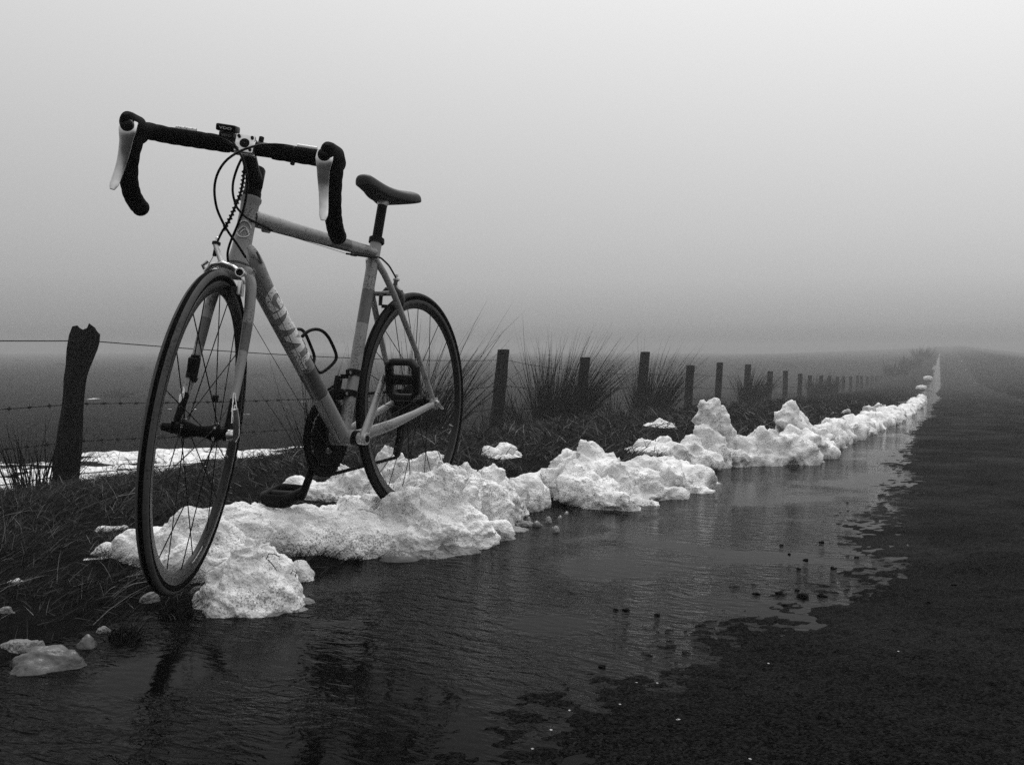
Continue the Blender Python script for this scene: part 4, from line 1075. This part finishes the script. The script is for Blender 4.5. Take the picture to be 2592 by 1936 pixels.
def smooth_path(P, n):
    P = np.asarray(P, float); s = np.concatenate([[0], np.cumsum(np.linalg.norm(np.diff(P, axis=0), axis=1))])
    t = np.linspace(0, s[-1], n); Q = np.stack([np.interp(t, s, P[:, c]) for c in range(3)], -1)
    for _ in range(max(2, n // 14)): Q[1:-1] = (Q[:-2] + 2 * Q[1:-1] + Q[2:]) / 4
    return Q
hb = ST()
hb.tube([bc - Y * .17, bc - Y * .10, bc, bc + Y * .10, bc + Y * .17], [.0135, .0145, .0160, .0145, .0135], 20)
handle = hb.build('handlebar', M['gloss'], bike)
for s in (-1, 1):
    Q = smooth_path([bc + np.array([a, s * b, c]) for a, b, c in bar_pts], 110)
    k0 = 13 if s > 0 else 8
    Q = Q[k0:]
    n = len(Q); r_ = .0172 + .0010 * np.abs(np.sin(np.arange(n) * .52)) + .0010 * np.clip((np.arange(n) - n * .5) / n, 0, 1)
    r_[-1] = .012; r_[-2] = .0165
    mb = ST(); mb.tube(Q, r_, 18); mb.build('bar_tape', M['tape'], handle)
    # brake cable housing ferrule peeping out of the tape
    mb = ST(); c = bc + Y * s * .128 + ax * .0155 + nf * .007; mb.tube([c - Y * .021, c + Y * .021], .0062, 12); mb.build('finishing_tape', M['alloy'], handle)
    # lever body (rubber hood) and blade
    hx = bc + np.array([0, s * .2, 0])
    mb = ST()
    mb.tube([hx + [.050, s * .003, -.014], hx + [.075, s * .002, -.004], hx + [.105, 0, -.004], hx + [.130, -s * .002, -.004], hx + [.148, -s * .004, -.006], hx + [.158, -s * .005, -.010], hx + [.163, -s * .006, -.014]],
            [.021, .0210, .0190, .0180, .0175, .0145, .008], 20, flat=(1.12, .86), up=(0, 0, 1))
    mb.tube([hx + [.078, s * .003, -.012], hx + [.088, s * .003, -.035], hx + [.096, s * .003, -.056], hx + [.092, s * .003, -.070]], [.019, .0185, .0165, .009], 16, flat=(1.0, .85), up=(1, 0, 0))
    lever = mb.build('brake_lever', M['tape'], bike)
    mb = ST(); c = hx + [.157, -s * .008, -.014]; mb.lathe(c, [1, 0, -.18], [(-.006, .012), (0, .0135), (.005, .0125), (.008, .008), (.009, .0005)], 20); mb.build('name_cap', M['knob'], lever)
    mb = ST()
    hl = hx + [0, -s * .008, 0]
    P = smooth_path([hl + [.146, 0, -.006], hl + [.154, 0, -.024], hl + [.152, s * .001, -.046], hl + [.148, s * .004, -.070], hl + [.148, s * .008, -.098], hl + [.152, s * .012, -.122], hl + [.160, s * .014, -.142]], 26)
    rw = np.interp(np.linspace(0, 1, 26), [0, .12, .28, .6, .93, 1], [.0165, .0175, .0130, .0098, .0088, .005])
    mb.tube(P, rw, 14, flat=(.42, 1.0), up=(1, 0, 0))
    mb.build('lever_blade', M['silver'], lever)
# computer on the bar
cy = -.044
q = ST(); c = bc + Y * cy + ax * .034 + nf * .004
q.box(c, [.042, .042, .015], rotax(Y, .10), bevel=.55)
cmp_ = q.build('cycle_computer', M['gloss'], bike)
q = ST(); q.box(c - np.array([0, -.002, .0155]), [.034, .031, .014], rotax(Y, .10), bevel=.3); q.lathe(bc + Y * (cy - .008), Y, [(0, .0145), (.0, .0170), (.016, .0170), (.016, .0145)], 20); q.build('computer_mount', M['black'], cmp_)
def flat_text(s, c, right, up_, h, w, m, parent, name='lettering'):
    V, F = text_mesh(s, 1.0, .01); V = V / np.array([np.ptp(V[:, 0]), np.ptp(V[:, 1]), 1])
    mb = ST(); mb.add(c + np.outer(V[:, 0] * w, right) + np.outer(V[:, 1] * h, up_), F); mb.build(name, m, parent, smooth=False)
flat_text('VDO', c + np.array([.0214, 0, -.0030]), [0, 1, 0], norm([.1, 0, 1]), .0052, .026, M['text'], cmp_)
flat_text('VDO', c + np.array([.0172, .002, -.0168]), [0, 1, 0], norm([.1, 0, 1]), .0048, .022, M['text_dim'], cmp_)
# small clamp hardware on the bar
q = ST(); c = bc + Y * .028 + ax * .022; q.cyl(c - ax * .006, c + ax * .006, .0055, 14); q.lathe(bc + Y * .10, Y, [(0, .0145), (0, .0180), (.004, .0180), (.004, .0145)], 18); q.cyl(bc + Y * .102 - ax * .014, bc + Y * .102 - ax * .024, .005, 10); q.build('bar_clamp', M['black'], handle)

# cables ------------------------------------------------------------
cables = dict(
    a=([(0.922, 0.013, 0.615), (0.928, 0.055, 0.597), (0.93, 0.082, 0.572), (0.927, 0.093, 0.54), (0.911, 0.083, 0.502), (0.907, 0.071, 0.462), (0.906, 0.052, 0.426), (0.904, 0.032, 0.393), (0.899, 0.021, 0.373), (0.875, 0.003, 0.359)], 'housing'),
    b=([(0.812, 0.156, 0.6), (0.845, 0.128, 0.605), (0.905, 0.113, 0.595), (0.954, 0.101, 0.574), (0.991, 0.092, 0.548), (0.999, 0.076, 0.52), (0.994, 0.065, 0.49), (0.969, 0.051, 0.454), (0.93, 0.046, 0.415), (0.899, 0.047, 0.391), (0.868, 0.045, 0.365)], 'housing'),
    c=([(0.92, 0.079, 0.57), (0.934, 0.075, 0.543), (0.93, 0.061, 0.516), (0.915, 0.048, 0.495), (0.888, 0.036, 0.47), (0.841, 0.024, 0.455), (0.782, 0.018, 0.447), (0.724, .006, 0.441)], 'housing'),
    d=([(0.935, 0.066, 0.596), (0.944, 0.103, 0.552), (0.946, 0.101, 0.52), (0.941, 0.09, 0.489), (0.947, 0.08, 0.46), (0.952, 0.069, 0.432), (0.957, 0.055, 0.410), (0.930, 0.022, 0.396)], 'housing'),
    e=([(0.392, -0.002, 0.418), (0.309, 0.012, 0.417), (0.244, 0.016, 0.421), (0.199, 0.018, 0.402), (0.158, 0.013, 0.378), (0.141, 0.009, 0.370)], 'housing'))
for k, (pts, nm) in cables.items():
    mb = FX(); mb.tube(smooth_path(pts, 44), .0026, 10); o = mb.build('cable_housing', M['gloss'], bike)
    if k == 'd':
        P = smooth_path(pts, 44); 
        # spiral wrap over the front brake cable
        Q = smooth_path(P[13:36], 160); T = np.gradient(Q, axis=0); T /= np.linalg.norm(T, axis=1)[:, None]
        u_ = np.cross(T, [0, 1, .2]); u_ /= np.linalg.norm(u_, axis=1)[:, None]; w_ = np.cross(T, u_); a = np.linspace(0, 2 * math.pi * 15, 160)
        mb = FX(); mb.tube(Q + u_ * np.cos(a)[:, None] * .0042 + w_ * np.sin(a)[:, None] * .0042, .0012, 5); mb.build('spiral_wrap', M['black'], o)
mb = FX(); mb.tube([(.868, .045, .365), (.78, .034, .295), (.62, .020, .128), (.44, .012, -.075)], .0007, 6); mb.build('gear_wire', M['steel'], bike)
mb = FX(); mb.tube([(.868, -.040, .355), (.76, -.030, .240), (.60, -.016, .05), (.47, -.010, -.085)], .0008, 6); mb.build('gear_wire', M['steel'], bike)
mb = FX(); mb.tube([(.724, .004, .441), (.392, -.002, .418)], .0007, 6); mb.build('brake_wire', M['steel'], bike)

# seat ----------------------------------------------------------------
q = FX(); pc = bb + sd * (.5633 + .1211)
q.tube([stt - sd * .02, pc - sd * .012], .0138, 20); post = q.build('seat_post', M['gloss'], bike)
q = FX(); q.tube([pc - sd * .014, pc, pc + sd * .010], [.0140, .0170, .0150], 18); q.box(pc + sd * .012, [.040, .046, .014]); q.box(pc + sd * .024 + np.array([0, 0, 0]), [.034, .052, .010]); q.cyl(pc + np.array([-.026, 0, -.004]), pc + np.array([-.018, 0, .022]), .006, 12); q.build('saddle_clamp', M['alloy'], post)
q = FX(); q.lathe(stt - sd * .006, sd, [(0, .0165), (0, .0215), (.014, .0215), (.014, .0140)], 28); c = stt + np.array([-.022, 0, .0]); q.box(c, [.016, .018, .013]); q.build('seat_clamp', M['black'], bike)
sdl = pc + np.array([0, 0, .045])
xs_ = np.array([.124, .120, .111, .096, .075, .040, .005, -.030, -.062, -.092, -.115, -.128, -.133]) ; 
hw_ = np.array([.006, .018, .023, .025, .027, .030, .035, .048, .060, .067, .066, .052, .020])
tz_ = np.array([-.004, .008, .014, .015, .011, .004, -.002, -.005, -.004, -.001, .000, -.003, -.010])
dz_ = np.array([.020, .034, .042, .046, .048, .050, .054, .058, .062, .062, .056, .044, .020])
V = []; ns = 20
for x_, h_, t_, dd in zip(xs_, hw_, tz_, dz_):
    for j in range(ns):
        a = 2 * math.pi * j / ns; cy_ = math.cos(a); sy_ = math.sin(a)
        z_ = t_ - (1 - abs(sy_) ** .7) * dd * .55 if sy_ > 0 else t_ - dd * (.55 + .45 * abs(sy_) ** .5 * (.25 if h_ > .04 else .6))
        V.append(sdl + [x_, h_ * np.sign(cy_) * abs(cy_) ** .75, z_])
F = []
for i in range(len(xs_) - 1):
    for j in range(ns): k = (j + 1) % ns; F.append((i * ns + j, i * ns + k, (i + 1) * ns + k, (i + 1) * ns + j))
F.append(tuple(range(ns))); F.append(tuple((len(xs_) - 1) * ns + j for j in range(ns)))
q = FX(); q.add(V, F); seat = q.build('saddle', mat('saddle_leather', .009, .5, spec=.22), bike)
seat.modifiers.new('s', 'SUBSURF').render_levels = 2
q = FX()
for s in (-1, 1): q.tube(smooth_path([sdl + [.100, s * .010, -.014], sdl + [.062, s * .020, -.030], sdl + [.03, s * .022, -.040], sdl + [-.045, s * .022, -.042], sdl + [-.075, s * .030, -.034], sdl + [-.105, s * .040, -.014]], 22), .0035, 8)
q.build('rail', M['steel'], seat)

# drivetrain -----------------------------------------------------------
CA = R(116.03)
def crank(sgn, ang, m, nm_label):
    dv = np.array([math.cos(ang), 0, math.sin(ang)]); L_ = .1725
    y0 = sgn * (.062 if sgn > 0 else .060); y1 = sgn * .078
    q = FX()
    p0 = bb + Y * y0; p1 = bb + dv * L_ + Y * y1
    q.tube([p0 - dv * .010, p0 + dv * .01, lerp(p0, p1, .35), lerp(p0, p1, .75), p1 - dv * .006, p1 + dv * .010], [.0135, .0160, .0135, .0120, .0125, .0085], 14, flat=(.62, 1.15), up=Y)
    q.cyl(bb + Y * (y0 - sgn * .016), bb + Y * (y0 + sgn * .012), .0165, 24)
    o = q.build('crank_arm', m, bike); o['label'] = nm_label
    q = FX(); q.cyl(bb + Y * (y0 + sgn * .0122), bb + Y * (y0 + sgn * .0135), .0095, 18); q.build('crank_bolt', M['black'], o)
    return p1
pl = crank(1, CA, M['alloy'], 'silver near crank arm'); pr = crank(-1, CA + math.pi, M['gloss'], 'black far crank arm')
for a_, b_ in ((.034, .048), (-.046, -.034)):
    q = FX(); q.cyl(bb + Y * a_, bb + Y * b_, .0205, 28); q.build('bearing_cup', M['black'], bike)
def pedal(p1, s, a, label):
    """cage pedal; a = tilt of the platform about its axle"""
    Rm = rotax(Y, a); c = p1 + Y * s * .060
    q = FX()
    def tf(P): return [c + Rm @ np.array(v) for v in P]
    Wd, Ln = .044, .048
    out_ = [(-Ln, -.030, 0), (-Ln, .026, 0), (-Ln * .72, .040, 0), (Ln * .72, .040, 0), (Ln, .026, 0), (Ln, -.030, 0), (Ln * .72, -.040, 0), (-Ln * .72, -.040, 0), (-Ln, -.030, 0)]
    q.tube(tf([(x_, y_ * s, z_) for x_, y_, z_ in out_]), .0120, 10, flat=(1.5, .82), up=Rm @ np.array([0, 0, 1.]))
    q.tube(tf([(0, -.040 * s, 0), (0, .036 * s, 0)]), [.0150, .0130], 14)
    for e in (-1, 1):
        for t in (-.028, -.009, .009, .028): q.tube(tf([(e * Ln, t, -.013), (e * Ln, t, .015)]), .0018, 6)
    q.tube([p1 + Y * s * .000, c - Y * s * .03], .0075, 12)
    o = q.build('pedal', M['black'], bike); o['label'] = label
pedal(pl, 1, R(97), 'near pedal with its cage turned upright')
pedal(pr, -1, R(8), 'far pedal lying level near the ground')
def ring(yc, r, teeth, hole, mtl, name, spider=False):
    n = teeth * 4; V = []; F = []
    for i in range(n):
        a = 2 * math.pi * i / n; ro = r + (.0035, .0, -.0035, .0)[i % 4]
        for (rr_, yy) in ((ro, -.0015), (ro, .0015), (hole, .002), (hole, -.002)):
            V.append(bb + np.array([math.cos(a) * rr_, yc + yy, math.sin(a) * rr_]))
    for i in range(n):
        k = (i + 1) % n
        for j in range(4): l = (j + 1) % 4; F.append((i * 4 + j, i * 4 + l, k * 4 + l, k * 4 + j))
    q = FX(); q.add(V, F)
    if spider:
        for j in range(5):
            a = CA + math.pi + 2 * math.pi * j / 5; q.tube([bb + Y * (yc - .006) + np.array([math.cos(a), 0, math.sin(a)]) * .012, bb + Y * yc + np.array([math.cos(a), 0, math.sin(a)]) * .072], [.014, .008], 10, flat=(.5, 1.2), up=Y)
    return q.build(name, mtl, bike)
o = ring(-.050, .1045, 52, .080, M['chain'], 'chainring', True); o['label'] = 'large outer chainring'
o = ring(-.043, .080, 39, .046, M['chain'], 'chainring'); o['label'] = 'small inner chainring'
# cassette
q = FX()
for k in range(9):
    yc = -.022 - k * .0044; r = .053 - k * .0030
    n = 48 
    q.lathe(np.array([0, yc, 0]), Y, [(-.0008, .018), (-.0008, r), (.0008, r), (.0008, .018)], 40)
q.build('cassette', M['chain'], bike)
# chain: teardrop path round the ring and the cassette, dropping to the jockey wheels
cr = .1055; sp = .036; yR = -.047
j1 = np.array([.006, -.045, -.070]); j2 = np.array([.030, -.045, -.150])
path = []
a1, a2 = R(96), R(-250)
for t in np.linspace(R(98), R(-98), 36): path.append(bb + np.array([math.cos(t) * cr, yR, math.sin(t) * cr]))
path.append(j2 + np.array([.004, 0, -.020])); path.append(j2 + np.array([-.018, 0, -.004])); path.append(j1 + np.array([.018, 0, .0])); path.append(j1 + np.array([.004, 0, .018]))
for t in np.linspace(R(-60), R(-262), 16): path.append(np.array([math.cos(t) * sp, -.040, math.sin(t) * sp]))
path.append(path[0]); path = np.array(path)
s_ = np.concatenate([[0], np.cumsum(np.linalg.norm(np.diff(path, axis=0), axis=1))]); nlk = int(s_[-1] / .0127)
q = FX()
for i in range(nlk):
    t0 = i * s_[-1] / nlk; t1 = (i + 1) * s_[-1] / nlk
    p0 = np.array([np.interp(t0, s_, path[:, c]) for c in range(3)]); p1 = np.array([np.interp(t1, s_, path[:, c]) for c in range(3)])
    dd = norm(p1 - p0)
    w_ = .0042 if i % 2 else .0028
    for sg in (-1, 1): q.tube([p0 - dd * .0035 + Y * sg * w_, p0 + dd * .002 + Y * sg * w_, lerp(p0, p1, .5) + Y * sg * w_, p1 - dd * .002 + Y * sg * w_, p1 + dd * .0035 + Y * sg * w_], [.003, .0046, .0034, .0046, .003], 8, flat=(1, .25), up=norm(np.cross(dd, Y)))
    q.tube([p0 - Y * .004, p0 + Y * .004], .0036, 8)
q.build('chain', M['chain'], bike)
# rear derailleur
q = FX()
q.tube([[.008, -.070, -.010], [-.004, -.074, -.035], [.006, -.062, -.055]], [.010, .013, .010], 12)
q.box([.010, -.060, -.060], [.030, .020, .030], rotax(Y, .5)); 
for jj in (j1, j2): q.lathe(jj - Y * .004, Y, [(0, .004), (0, .0175), (.008, .0175), (.008, .004)], 20)
for yy in (-.008, .008): q.tube([j1 + Y * yy + [-.006, 0, .010], lerp(j1, j2, .5) + Y * yy + [-.006, 0, 0], j2 + Y * yy + [.004, 0, -.012]], [.008, .0075, .008], 8, flat=(1.3, .25), up=(1, 0, 0))
q.build('rear_derailleur', M['black'], bike)
q = FX(); q.tube([[.010, -.074, -.004], [-.030, -.078, -.020], [-.045, -.075, -.030], [-.030, -.074, -.05]], .0026, 8); q.build('cable_housing', M['black'], bike)
# front derailleur with its clamp bands
def on_seat(h): return bb + sd * h
q = FX()
for h in (.120, .178):
    q.lathe(on_seat(h) - sd * .008, sd, [(0, .0165), (0, .0195), (.016, .0195), (.016, .0165)], 24); q.box(on_seat(h) + np.array([.026, .004, .003]), [.026, .012, .016])
q.box(on_seat(.120) + np.array([.036, -.018, .0]), [.030, .020, .030]); q.box(on_seat(.148) + np.array([.036, -.022, .004]), [.022, .012, .034], rotax(Y, -.3)); q.box(on_seat(.170) + np.array([.030, -.010, .0]), [.016, .016, .012])
for yy in (-.042, -.056): q.box(np.array([.395, yy, .042]), [.075, .0018, .030], rotax(Y, .35), bevel=.1)
q.box(np.array([.375, -.049, .050]), [.02, .014, .010])
fd = q.build('front_derailleur', M['black'], bike)
for c in (on_seat(.178) + np.array([.036, .0105, .003]), on_seat(.120) + np.array([.036, .0105, .003]), on_seat(.150) + np.array([.034, -.015, .010]), on_seat(.138) + np.array([.034, -.015, -.006])): q = FX(); q.lathe(c, Y, [(0, .0022), (0, .0040), (.0012, .0040), (.0012, .0022)], 14); q.build('bolt', M['alloy'], fd)
# bottle cage of bent rod on the down tube
dax = norm(dt1 - dt0); dn = norm(np.cross(dax, Y)); dn = dn if dn[2] > 0 else -dn
def cg(t, h, y): return lerp(dt0, dt1, t) + dn * (.024 + h) + Y * y
q = FX()
for s in (-1, 1):
    P = smooth_path([cg(.44, .000, s * .012), cg(.42, .006, s * .020), cg(.44, .030, s * .036), cg(.46, .058, s * .030), cg(.50, .070, s * .020), cg(.56, .072, s * .022), cg(.68, .064, s * .030), cg(.76, .058, s * .030), cg(.80, .030, s * .022), cg(.80, .004, s * .012)], 40) if False else None
loopL = [(.653, .012, .211), (.637, .012, .204), (.606, .012, .173), (.545, .016, .101), (.510, .028, .122), (.487, .034, .143), (.508, .034, .172), (.530, .032, .200), (.552, .028, .214), (.578, .024, .216), (.603, .020, .210), (.618, .016, .196)]
for s in (-1, 1):
    q.tube(smooth_path([(a, b * s, c) for a, b, c in loopL], 44), .0042, 10)
q.tube(smooth_path([(.612, -.012, .173), (.590, -.016, .163), (.569, -.014, .148), (.560, -.012, .138), (.567, -.010, .125)], 16), .0026, 8)
q.box(lerp(dt0, dt1, .50) + dn * .027, [.020, .018, .006], rotax(Y, math.atan2(-dax[2], dax[0])))
q.tube([(.545, -.016, .101), (.545, .016, .101)], .003, 8)
q.build('bottle_cage', M['black'], bike)

# ------------------------------------------------------------------ fog
bpy.ops.mesh.primitive_cube_add(size=2, location=(0, 0, 0))
hz = bpy.context.object; hz.name = 'haze'
hz.scale = (460, 460, 7.0); hz.location = (0, 0, -4.2)
hm = bpy.data.materials.new('fog'); hm.use_nodes = True; t = hm.node_tree; t.nodes.clear()
o_ = t.nodes.new('ShaderNodeOutputMaterial'); pv = t.nodes.new('ShaderNodeVolumePrincipled')
pv.inputs['Color'].default_value = (.54, .54, .54, 1); pv.inputs['Density'].default_value = .0052; pv.inputs['Anisotropy'].default_value = .3
t.links.new(pv.outputs[0], o_.inputs['Volume']); hz.data.materials.append(hm)
tag(hz, 'thick grey fog lying over the moor', 'fog', kind='stuff')
